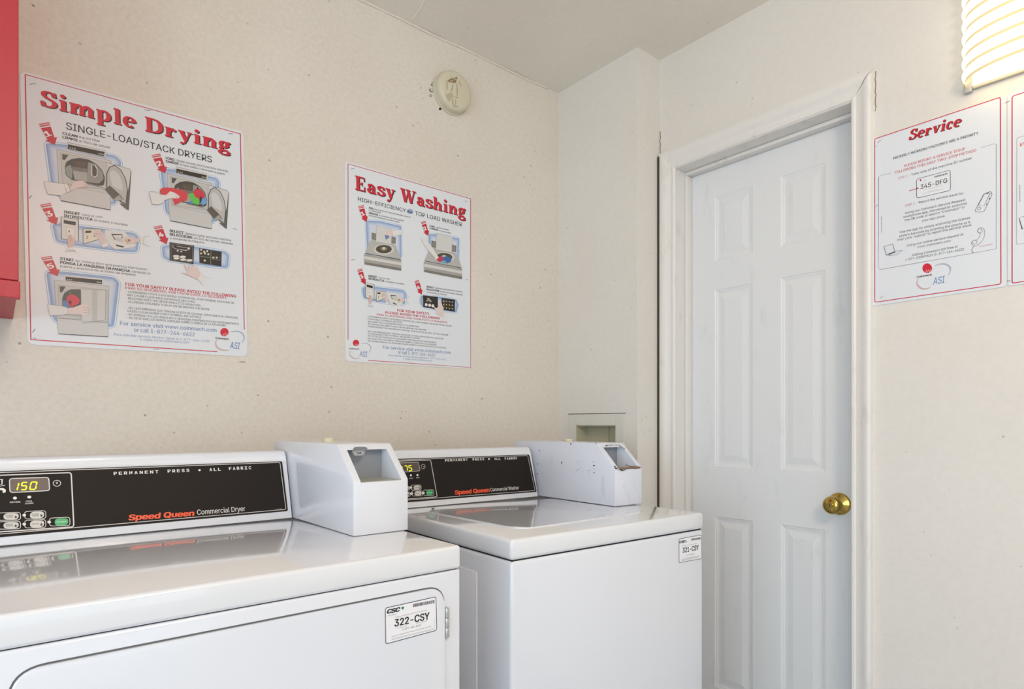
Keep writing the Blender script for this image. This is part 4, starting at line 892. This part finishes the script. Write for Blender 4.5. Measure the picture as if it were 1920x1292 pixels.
pr.poly(nm, '#e6e4e1', [(1018, 965), (1085, 1020), (1030, 1110), (955, 1050)], 14); pr.line(nm, '#a8a5a0', [(1040, 985), (1220, 1040)], .0004, 15); pr.line(nm, '#a8a5a0', [(985, 1075), (1060, 1170)], .0004, 15)
pr.z = (60, 475, 7.83); nm = 'picture|5'; blob(pr, nm, [(170, 250), (400, 240), (1210, 330), (1310, 420), (1225, 1105), (1000, 1100), (330, 1030), (270, 940)], .012)
outl(pr, nm, [(325, 395), (1128, 488), (1112, 1228), (385, 1182), (365, 960)], '#cecdcb', '#8a8782', .0006, 10); pr.line(nm, '#46433f', [(388, 1184), (1112, 1228)], .0017, 12)
pr.poly(nm, '#dddcda', [(478, 322), (1042, 378), (1036, 468), (478, 410)], 12); pr.poly(nm, '#2a2420', [(492, 345), (1028, 395), (1026, 458), (492, 402)], 13)
for x in (510, 540, 570, 950, 975, 1000): pr.poly(nm, '#b9b4a8', [(x, 378 + (x - 500) * .09), (x + 18, 380 + (x - 500) * .09), (x + 16, 396 + (x - 500) * .09), (x, 394 + (x - 500) * .09)], 14)
outl(pr, nm, [(382, 468), (1118, 545), (1108, 1020), (382, 955)], '#c6c5c3', '#9a9792', .0005, 12); pr.poly(nm, '#4c4946', [(405, 485), (492, 492), (445, 570), (410, 578)], 14)
pr.poly(nm, '#4a4d4a', [(442, 800), (442, 660), (475, 580), (560, 532), (712, 530), (715, 780), (600, 810)], 14); pr.poly(nm, '#5c86b8', [(450, 705), (500, 690), (570, 800), (452, 795)], 15)
pr.poly(nm, '#d33b50', [(500, 650), (560, 600), (640, 620), (700, 680), (690, 740), (620, 770), (580, 805), (520, 740)], 16); pr.poly(nm, '#3a1520', [(525, 710), (575, 695), (575, 770)], 17); pr.poly(nm, '#6a9a50', [(540, 560), (575, 590), (560, 600)], 17)
outl(pr, nm, [(715, 530), (1082, 545), (1072, 978), (742, 1028), (720, 960)], '#d0cfcd', '#8a8782', .0007, 18)
pr.poly(nm, '#c0bfbc', [(880, 540), (960, 545), (955, 995), (880, 1005)], 19)
pr.poly(nm, '#e2e1df', [(222, 748), (450, 782), (520, 800), (515, 890), (450, 905), (262, 918)], 20); pr.line(nm, '#8a8782', [(222, 748), (450, 782)], .0005, 21); pr.line(nm, '#8a8782', [(262, 918), (450, 905)], .0005, 21)
pr.poly(nm, '#e3d2ce', [(520, 805), (600, 800), (720, 755), (800, 730), (830, 790), (860, 860), (800, 915), (640, 890), (520, 890)], 20)
for k in range(3): pr.line(nm, '#8f7a76', [(750, 795 + k * 40), (815 + k * 8, 800 + k * 38), (850 - k * 12, 850 + k * 20)], .0006, 21)
pr.line(nm, '#77746f', [(460, 900), (720, 925)], .0007, 19); pr.line(nm, '#8a8782', [(390, 955), (720, 972)], .0006, 19); pr.line(nm, '#8a8782', [(742, 1000), (1110, 1018)], .0006, 19)
logo(pr, (200, 520, 6.857), (1512, 706), 54, ((1396, 790), (1565, 806), 22), ((1582, 912), (1712, 926), 84), [(1590, 702), (1680, 695), (1748, 730), (1765, 790), (1735, 845)], [(1415, 795), (1398, 850), (1430, 910), (1500, 938), (1575, 935)])
pr.z = (0, 120, 4)
for q in ((225, 156, 268, 149), (1085, 346, 1125, 352), (1712, 522, 1745, 528), (218, 1012, 236, 990)): staple(pr, *q)
pr.z = (0, 380, 4)
for q in ((245, 972, 262, 948), (250, 1018, 270, 1020), (1148, 1098, 1185, 1100), (1745, 196, 1775, 203)): staple(pr, *q)
pr.flush()
# ---------------- Easy Washing
rt, pr = poster('instruction_poster', 'poster headed Easy Washing with four numbered steps above the washer', (0, NY, 0), (0, -1, 0), [(646, 302), (883, 371.5), (884.5, 692), (647, 677.5)])
Z1, Z2 = (630, 290, 6.152), (630, 490, 6.152)
pr.z = Z1; pr.line('border', RED, [(137, 905 + 1230.4), (137, 108), (1550, 510), (1552, 1225 + 1230.4), (370, 1143 + 1230.4)], .0021, 2)
slab_text(pr, 'title', 'title_shadow', '#cf2238', 'Easy', (215, 402), (678, 515), 162)
slab_text(pr, 'title', 'title_shadow', '#cf2238', 'Washing', (738, 533), (1498, 722), 150)
T = lambda nm, col, b, a, c, cap, bold=0: pr.text(nm, col, b, a, c, cap, 3, bold)
T('subtitle', BK, 'HIGH-EFFICIENCY', (250, 533), (802, 668), 44, .006); T('subtitle', BK, 'TOP LOAD WASHER', (910, 697), (1450, 830), 46, .006)
pr.oval('subtitle', '#9fb0d0', (850, 656), 38, 30, 2, 20); T('subtitle', '#2d3c66', 'he', (828, 668), (878, 680), 26, .03)
T(SPt, BK, 'ADD', (375, 622), (430, 636), 19, .03); T(SPt, GRY, 'manufacturer recommended amount', (440, 638), (858, 732), 18); T(SPt, GRY, 'of detergent', (375, 648), (515, 680), 18)
T(SPt, BK, 'AÑADIR', (375, 682), (480, 706), 19, .03); T(SPt, GRY, 'la cantidad de detergente', (490, 708), (778, 772), 18); T(SPt, GRY, 'recomendada por el fabricante', (375, 708), (725, 788), 18)
T(SPt, BK, 'LOAD', (1078, 832), (1135, 844), 19, .03); T(SPt, GRY, 'clothes loosely', (1150, 847), (1300, 878), 18); T(SPt, BK, 'CARGUE', (1078, 858), (1175, 880), 19, .03); T(SPt, GRY, 'la ropa suelta', (1188, 884), (1320, 914), 18)
pr.z = Z2
T(SPt, BK, 'INSERT', (372, 180), (470, 194), 22, .03); T(SPt, GRY, 'card or coin', (485, 196), (620, 216), 19); T(SPt, BK, 'INTRODUZCA', (372, 210), (552, 238), 22, .03); T(SPt, GRY, 'la tarjeta o moneda', (566, 240), (780, 272), 19)
T(SPt, BK, 'SELECT', (1042, 302), (1130, 314), 20, .03); T(SPt, GRY, 'desired cycle and start machine', (1142, 316), (1455, 362), 19); T(SPt, BK, 'SELECCIONE', (1042, 332), (1190, 354), 20, .03); T(SPt, GRY, 'el ciclo de lavado deseado', (1200, 356), (1460, 396), 19); T(SPt, GRY, 'y encienda la máquina', (1045, 364), (1275, 396), 19)
T('safety_lettering', RED, 'FOR YOUR SAFETY', (705, 578), (1072, 620), 27, .02); T('safety_lettering', RED, 'PLEASE AVOID THE FOLLOWING', (568, 602), (1195, 672), 27, .02); T('safety_lettering', RED, 'PARA SU SEGURIDAD, POR FAVOR EVITE LO SIGUIENTE', (470, 622), (1280, 716), 20, .01)
for s_, a, b_ in (('LAUNDERING ITEMS CONTAINING COOKING OIL, FOAM RUBBER, GASOLINE OR ANY OTHER', (365, 643), (1330, 756)), ('FLAMMABLE MATERIALS OR FUMES.', (365, 673), (768, 716)), ('REACHING INTO THE WASHER WHILE IT IS OPERATING.', (365, 702), (958, 764)), ('ALLOWING CHILDREN TO PLAY ON OR AROUND THE WASHER', (365, 730), (1035, 802)), ('OVERLOADING THE WASHER MAY DAMAGE YOUR CLOTHES AS WELL AS THE MACHINE', (365, 758), (1292, 860)),
    ('NO LAVE PRENDAS QUE TENGAN ACEITE DE COCINA, GOMA ESPUMA, GASOLINA', (365, 815), (1238, 902)), ('O CUALQUIER OTRO MATERIAL INFLAMABLE O GASES', (365, 842), (965, 898)), ('NO META LAS MANOS EN LA LAVADORA MIENTRAS ESTA FUNCIONANDO', (365, 868), (1155, 946)), ('NO DEJE QUE LOS NIÑOS JUEGUEN SOBRE O CERCA DE LA LAVADORA', (365, 897), (1158, 972)), ('NO SOBRECARGUE LA LAVADORA PUEDE DAÑAR LA ROPA ASI COMO LA MAQUINA', (365, 926), (1268, 1008))):
    T('safety_lettering', GRY, s_, a, b_, 17)
T('contact_lettering', BL, 'For service visit www.coinmach.com', (540, 1008), (1322, 1070), 36, .01); T('contact_lettering', BL, 'or call 1-877-264-6622', (712, 1066), (1140, 1100), 36, .01); T('contact_lettering', BL, 'Para solicitar servicio técnico, llame al 1-877-264-6622', (605, 1092), (1265, 1142), 20); T('contact_lettering', BL, 'o visite www.coinmach.com', (770, 1132), (1105, 1158), 20)
for a in (('1', (670.6, 387.8), (686.9, 416.5)), ('2', (788.5, 417), (802.3, 442.5)), ('3', (669, 506.5), (684, 533.6)), ('4', (776.3, 527.6), (790, 552.6))): arrow(pr, *a)
def open_washer(pr, nm, h=10, clothes=False):
    pr.poly(nm, '#b9b7b2', [(330, 1135), (380, 1010), (430, 960), (640, 1010), (690, 1060), (745, 1200), (735, 1215)], h); pr.line(nm, '#3f3b37', [(328, 1140), (742, 1212)], .0018, h + 3)
    pr.poly(nm, '#a7a39d', [(322, 1150), (748, 1220), (748, 1340), (325, 1262)], h + 1); pr.poly(nm, '#d6d3ce', [(322, 1172), (748, 1246), (748, 1280), (322, 1206)], h + 2); pr.poly(nm, '#7d776f', [(325, 1240), (748, 1312), (748, 1342), (325, 1266)], h + 2)
    for x0, x1, y in ((410, 460, 905), (632, 680, 948)): outl(pr, nm, [(x0, y), (x1, y + 12), (x1, y + 80), (x0, y + 68)], '#8a8478', '#34302c', .0012, h + 2)
    outl(pr, nm, [(462, 822), (640, 862), (632, 1038), (456, 1005)], '#d5d4d1', '#9a9792', .0006, h + 3)
    pr.oval(nm, '#cfccc6', (548, 1095), 118, 62, h + 4, 24); pr.oval(nm, '#4e4738', (546, 1092), 92, 48, h + 5, 24); pr.oval(nm, '#8f8872', (546, 1088), 38, 22, h + 6, 16); pr.oval(nm, '#d9d5c8', (546, 1082), 15, 14, h + 7, 12)
    if not clothes:
        pr.poly(nm, '#6f83b4', [(555, 930), (605, 935), (608, 960), (570, 985)], h + 8); pr.poly(nm, '#e0cbc7', [(560, 925), (600, 870), (650, 880), (640, 940), (605, 950)], h + 8); pr.poly(nm, '#e6e4e0', [(645, 880), (750, 870), (750, 925), (650, 940)], h + 8)
pr.z = Z1; blob(pr, 'picture|1', [(328, 745), (500, 755), (760, 815), (765, 1180), (740, 1240), (345, 1150)], .006); open_washer(pr, 'picture|1')
blob(pr, 'picture|2', [(1055, 905), (1200, 910), (1430, 960), (1420, 1260), (1380, 1300), (1060, 1180)], .006)
pr.m = lambda x, y: (x + 688 + (x - 330) * .03, y + 88 + (x - 330) * .02); open_washer(pr, 'picture|2', 10, True); pr.m = None
pr.oval('picture|2', '#c43352', (1195, 1208), 40, 32, 19, 14); pr.oval('picture|2', '#3a6aa6', (1265, 1215), 62, 40, 18, 16); pr.oval('picture|2', '#6fb0c8', (1235, 1240), 30, 16, 20, 12)
pr.poly('picture|2', '#e3e1de', [(975, 960), (1040, 985), (1110, 1080), (1180, 1190), (1150, 1210), (1060, 1110), (990, 1010)], 21); pr.line('picture|2', '#9a9792', [(1040, 985), (1110, 1080), (1180, 1190)], .0005, 22)
pr.z = Z2; nm = 'picture|3'; blob(pr, nm, [(285, 290), (430, 280), (780, 320), (825, 380), (800, 510), (600, 500), (420, 470), (300, 430)], .010)
pr.m = lambda x, y: (335 + (x - 405) * .335, 242 + (y - 292) * .47 + (x - 405) * .012); reader_strip(pr, nm); pr.m = None
nm = 'picture|4'; blob(pr, nm, [(965, 385), (1180, 395), (1390, 430), (1420, 500), (1395, 605), (1200, 580), (990, 540), (955, 480)], .009)
pr.poly(nm, '#241d1a', [(998, 392), (1170, 412), (1172, 560), (1002, 528)], 10); pr.poly(nm, '#241d1a', [(1212, 422), (1368, 445), (1366, 582), (1215, 558)], 10)
for x, y in ((1058, 432), (1072, 445), (1050, 455), (1085, 462)): pr.oval(nm, '#b0a898', (x, y), 14, 10, 12, 8)
for x, y in ((1035, 502), (1075, 508), (1112, 515)): pr.oval(nm, '#e2ded6', (x, y), 17, 19, 12, 10)
for k in range(12): pr.oval(nm, '#b8ab80', (1235 + (k % 4) * 34, 460 + (k // 4) * 38 + (k % 4) * 4), 9, 9, 12, 7)
pr.line(nm, '#b8ab80', [(1245, 445), (1240, 550)], .0008, 12)
pr.poly(nm, '#e2cfcb', [(1112, 505), (1150, 545), (1180, 520), (1200, 450), (1225, 520), (1245, 590), (1235, 650), (1170, 615), (1130, 600), (1165, 600), (1140, 560)], 13); pr.poly(nm, '#e6e4e1', [(1245, 600), (1285, 620), (1265, 672), (1225, 650)], 13)
logo(pr, Z2, (228, 943), 37, ((150, 1014), (262, 1019), 14), ((268, 1098), (360, 1103), 60), [(285, 950), (345, 945), (390, 975), (398, 1010), (375, 1055)], [(165, 1030), (158, 1075), (185, 1110), (225, 1122), (270, 1115)], .0012)
pr.z = Z1
for q in ((172, 168, 208, 162), (1480, 535, 1510, 545), (172, 1212, 215, 1215)): staple(pr, *q)
pr.z = Z2; staple(pr, 1495, 212, 1525, 216)
pr.flush()
# ---------------- Service posters
SXP = XW - .0006
rt, pr = poster('service_poster', 'white poster headed Service in red, nearest to the door', (SXP, 0, 0), (-1, 0, 0), [(1635.5, 261.5), (1886.5, 178.5), (1888, 537), (1634.5, 574.3)], .008)
pr.line('border', RED, [(1640.4, 260.8), (1876, 182.6), (1877, 532.7), (1640.5, 567)], .0021, 2, True, .005)
S1, S2 = (1620, 160, 5.873), (1620, 360, 5.617)
pr.z = S1; slab_text(pr, 'title', 'title_shadow', '#c4202e', 'Service', (492, 610), (1062, 447), 112, it=.16, dx=.05, dy=-.05)
T = lambda nm, col, b, a, c, cap, bold=0: pr.text(nm, col, b, a, c, cap, 3, bold)
T('subtitle', BK, 'PROPERLY WORKING MACHINES ARE A PRIORITY', (325, 818), (1262, 540), 26, .008)
T('red_lettering', '#d04a4e', 'PLEASE REPORT A SERVICE ISSUE', (445, 902), (1115, 712), 27, .008); T('red_lettering', '#d04a4e', 'FOLLOWING THIS EASY TWO-STEP METHOD', (342, 976), (1237, 730), 27, .008)
T('red_lettering', '#c98088', 'STEP 1 -', (378, 1038), (502, 1005), 24); T('instructions', GRY, 'Take note of the machine ID number', (522, 998), (1192, 812), 24)
pr.line('instruction_frame', '#8f929a', [(300, 968), (190, 994), (163, 1012), (160, 200 * 5.873 + 800 * 5.873 / 5.617)], .0009, 2)
pr.line('instruction_frame', '#8f929a', [(1285, 690), (1440, 645), (1458, 655), (1458, 200 * 5.873 + 600 * 5.873 / 5.617)], .0009, 2); pr.z = S2; pr.line('instruction_frame', '#8f929a', [(158, 800), (175, 818), (1375, 604), (1392, 590)], .0009, 2); pr.z = S1
pr.poly('sample_plate', '#e6e8ec', [(580, 1035), (952, 935), (955, 1158), (582, 1245)], 2, .006); pr.line('sample_plate', '#4a4c54', [(580, 1035), (952, 935), (955, 1158), (582, 1245)], .0012, 3, True, .006)
pr.oval('sample_plate', '#c43044', (626, 1046), 10, 12, 4, 10); pr.line('sample_plate', '#9fc4d6', [(650, 1060), (670, 1035), (685, 1050), (660, 1075)], .0008, 4)
x = 780
while x < 925: wd = random.choice((5, 8)); t = (x - 780) / 145; pr.poly('sample_plate', '#303238', [(x, 1000 - 36 * t), (x + wd, 999 - 36 * t), (x + wd, 1018 - 38 * t), (x, 1019 - 38 * t)], 4); x += wd + 6
pr.text('sample_plate', BK, '345-DFG', (625, 1146), (918, 1072), 48, 4, .012, 0, 2)
for a, b_ in (((655, 1155), (870, 1105)), ((700, 1175), (830, 1142)), ((655, 1195), (885, 1140)), ((690, 1220), (840, 1185))): pr.line('sample_plate', '#9fa2aa', [a, b_], .0005, 4)
pr.line('red_arrow', '#b8303c', [(497, 1163), (588, 1138)], .0016, 3); pr.poly('red_arrow', '#b8303c', [(585, 1128), (608, 1132), (588, 1150)], 4)
pr.z = S2
T('red_lettering', '#d07078', 'STEP 2 -', (435, 158), (560, 128), 24); I = 'instructions'
for s_, a, b_ in (('Report the service issue by:', (578, 122), (1050, 22)), ('Using our Coinmach Service Request', (435, 235), (1070, 92)), ('smartphone app. Download by scanning', (415, 277), (1082, 130)), ('the QR code or search “Coinmach” in', (430, 310), (1060, 172)), ('your app store.', (612, 315), (858, 262)),
    ('Use the app by simply scanning the license', (378, 437), (1120, 282)), ("plate's barcode by pointing the phone at it,", (375, 477), (1128, 327)), ('then click “submit” to report the service issue.', (355, 519), (1140, 356)), ('Using our online service request at', (455, 577), (1050, 456)), ('www.coinmach.com', (565, 593), (915, 524)), ('Calling Coinmach toll free at', (510, 678), (990, 584)), ('1-877-COINMACH (1-877-264-6622)', (438, 727), (1052, 614))):
    T(I, GRY, s_, a, b_, 23)
pr.text(I, GRY, 'Download Here', (192, 424), (190, 255), 14, 3, up=.0025)
nm = 'phone_drawing'; pr.line(nm, '#5a5c62', [(1172, 195), (1265, 20), (1340, -5), (1352, 25), (1268, 205), (1225, 215), (1180, 210)], .0010, 3, True, .003); pr.line(nm, '#5a5c62', [(1205, 140), (1268, 25), (1330, 15), (1265, 150)], .0007, 3, True); pr.oval(nm, '#5a5c62', (1215, 175), 17, 14, 3, 12, .0008)
pr.line(nm, '#33353a', [(1290, 18), (1318, 12)], .0016, 4); pr.line(nm, '#33353a', [(1322, 80), (1326, 62)], .0014, 4); pr.line(nm, '#33353a', [(1292, 138), (1296, 122)], .0014, 4)
nm = 'laptop_drawing'; outl(pr, nm, [(212, 578), (305, 548), (325, 625), (237, 665)], '#dfe2e8', '#50525a', .0011, 3); outl(pr, nm, [(237, 665), (325, 625), (410, 615), (340, 662), (262, 674)], '#dfe2e8', '#50525a', .0008, 3); pr.poly(nm, '#54565e', [(252, 660), (325, 630), (340, 634), (275, 662)], 6)
nm = 'handset_drawing'; pr.line(nm, '#70727a', spl([(1200, 420), (1210, 385), (1255, 380), (1272, 420), (1265, 480), (1235, 530), (1200, 560), (1160, 568), (1133, 545), (1150, 515), (1185, 505), (1215, 480), (1228, 440)]), .0009, 3, True); pr.oval(nm, '#70727a', (1222, 412), 26, 22, 3, 14, .0008); pr.oval(nm, '#70727a', (1168, 530), 26, 20, 3, 14, .0008); pr.line(nm, '#70727a', spl([(1165, 568), (1140, 600), (1140, 632), (1160, 642)]), .0013, 3)
T('red_lettering', '#d88a8c', 'se habla español', (1218, 583), (1355, 553), 14)
T('red_lettering', '#d88a8c', '24 hours a day', (1222, 572), (1352, 544), 7) if False else None
logo(pr, S2, (668, 804), 51, ((558, 905), (715, 880), 18), ((730, 977), (855, 957), 72), [(745, 778), (820, 758), (885, 772), (912, 815), (890, 880)], [(575, 912), (560, 965), (600, 1012), (650, 1022), (705, 1005)])
pr.z = S1
for q in ((150, 637, 188, 608), (137, 676, 141, 668)): staple(pr, *q)
pr.z = S2
for q in ((126, 160, 147, 136), (172, 1122, 200, 1096)): staple(pr, *q)
pr.flush()
f = Face((SXP, 0, 0), (-1, 0, 0)); a = f.ab(1889.5, 177.5); b_ = f.ab(1889.5, 537)
q = [a, a + Vector((.297, .004)), b_ + Vector((.297, .003)), b_]
rt, pr = poster('service_poster', 'white poster with red border cut off by the photo edge under the wall lamp', (SXP, 0, 0), (-1, 0, 0), q, .008)
a = f.ab(1898, 181); b_ = f.ab(1898, 531.2)
pr.stroke('border', RED, rnd([a, a + Vector((.279, .003)), b_ + Vector((.279, .003)), b_], .005), .0021, 2, True)
a = f.ab(1906.8, 259); b_ = f.ab(1906, 459); pr.stroke('instruction_frame', '#8f929a', rnd([a, a + Vector((.258, .003)), b_ + Vector((.258, .003)), b_], .004), .0009, 2, True)
pr.z = (0, 0, 1); v0 = (1913.0, 273.6); L = pr.P(v0)
def lt(nm, col, s_, px, w_, up, bold=0):
    a = pr.P(px); vs, fs, x0, x1 = textmesh(s_, 0, 0, 2); k = w_ / (x1 - x0); pr.raw(nm, col, [(a + Vector(((v.x - x0) * k, v.y * up / CAP))).to_3d() + Vector((0, 0, v.z)) for v in vs], fs, 3)
lt('red_lettering', '#d0584e', 'PASOS PARA REPORTAR', (1913, 275), .19, .0075, .008)
pr.text('instructions', GRY, 'Download Here', (1913.5, 378), (1913.2, 347), 3, 3, up=.0026)
pr.line('laptop_drawing', '#50525a', [(1911, 409), (1921, 405.5), (1926, 425), (1917, 430)], .0012, 3, True)
pr.z = (1800, 160, 3.23); staple(pr, 275, 107, 303, 97); staple(pr, 288, 1183, 305, 1186)
pr.flush()
# stray staple left in the wall under the drying poster
st_ = B(); fb = Face((0, YB, 0), (0, -1, 0)); a = fb.ab(449, 678.5); b_ = fb.ab(459.5, 679)
st_.tube([fb.w(a, 0), fb.w(a, .0015), fb.w(b_, .0015), fb.w(b_, 0)], .0006, 5)
o = st_.done('staple', M_STEEL, None, origin=tuple(fb.w(a))); tag(o, 'stray steel staple in the bare wall below the drying poster corner', 'staple')
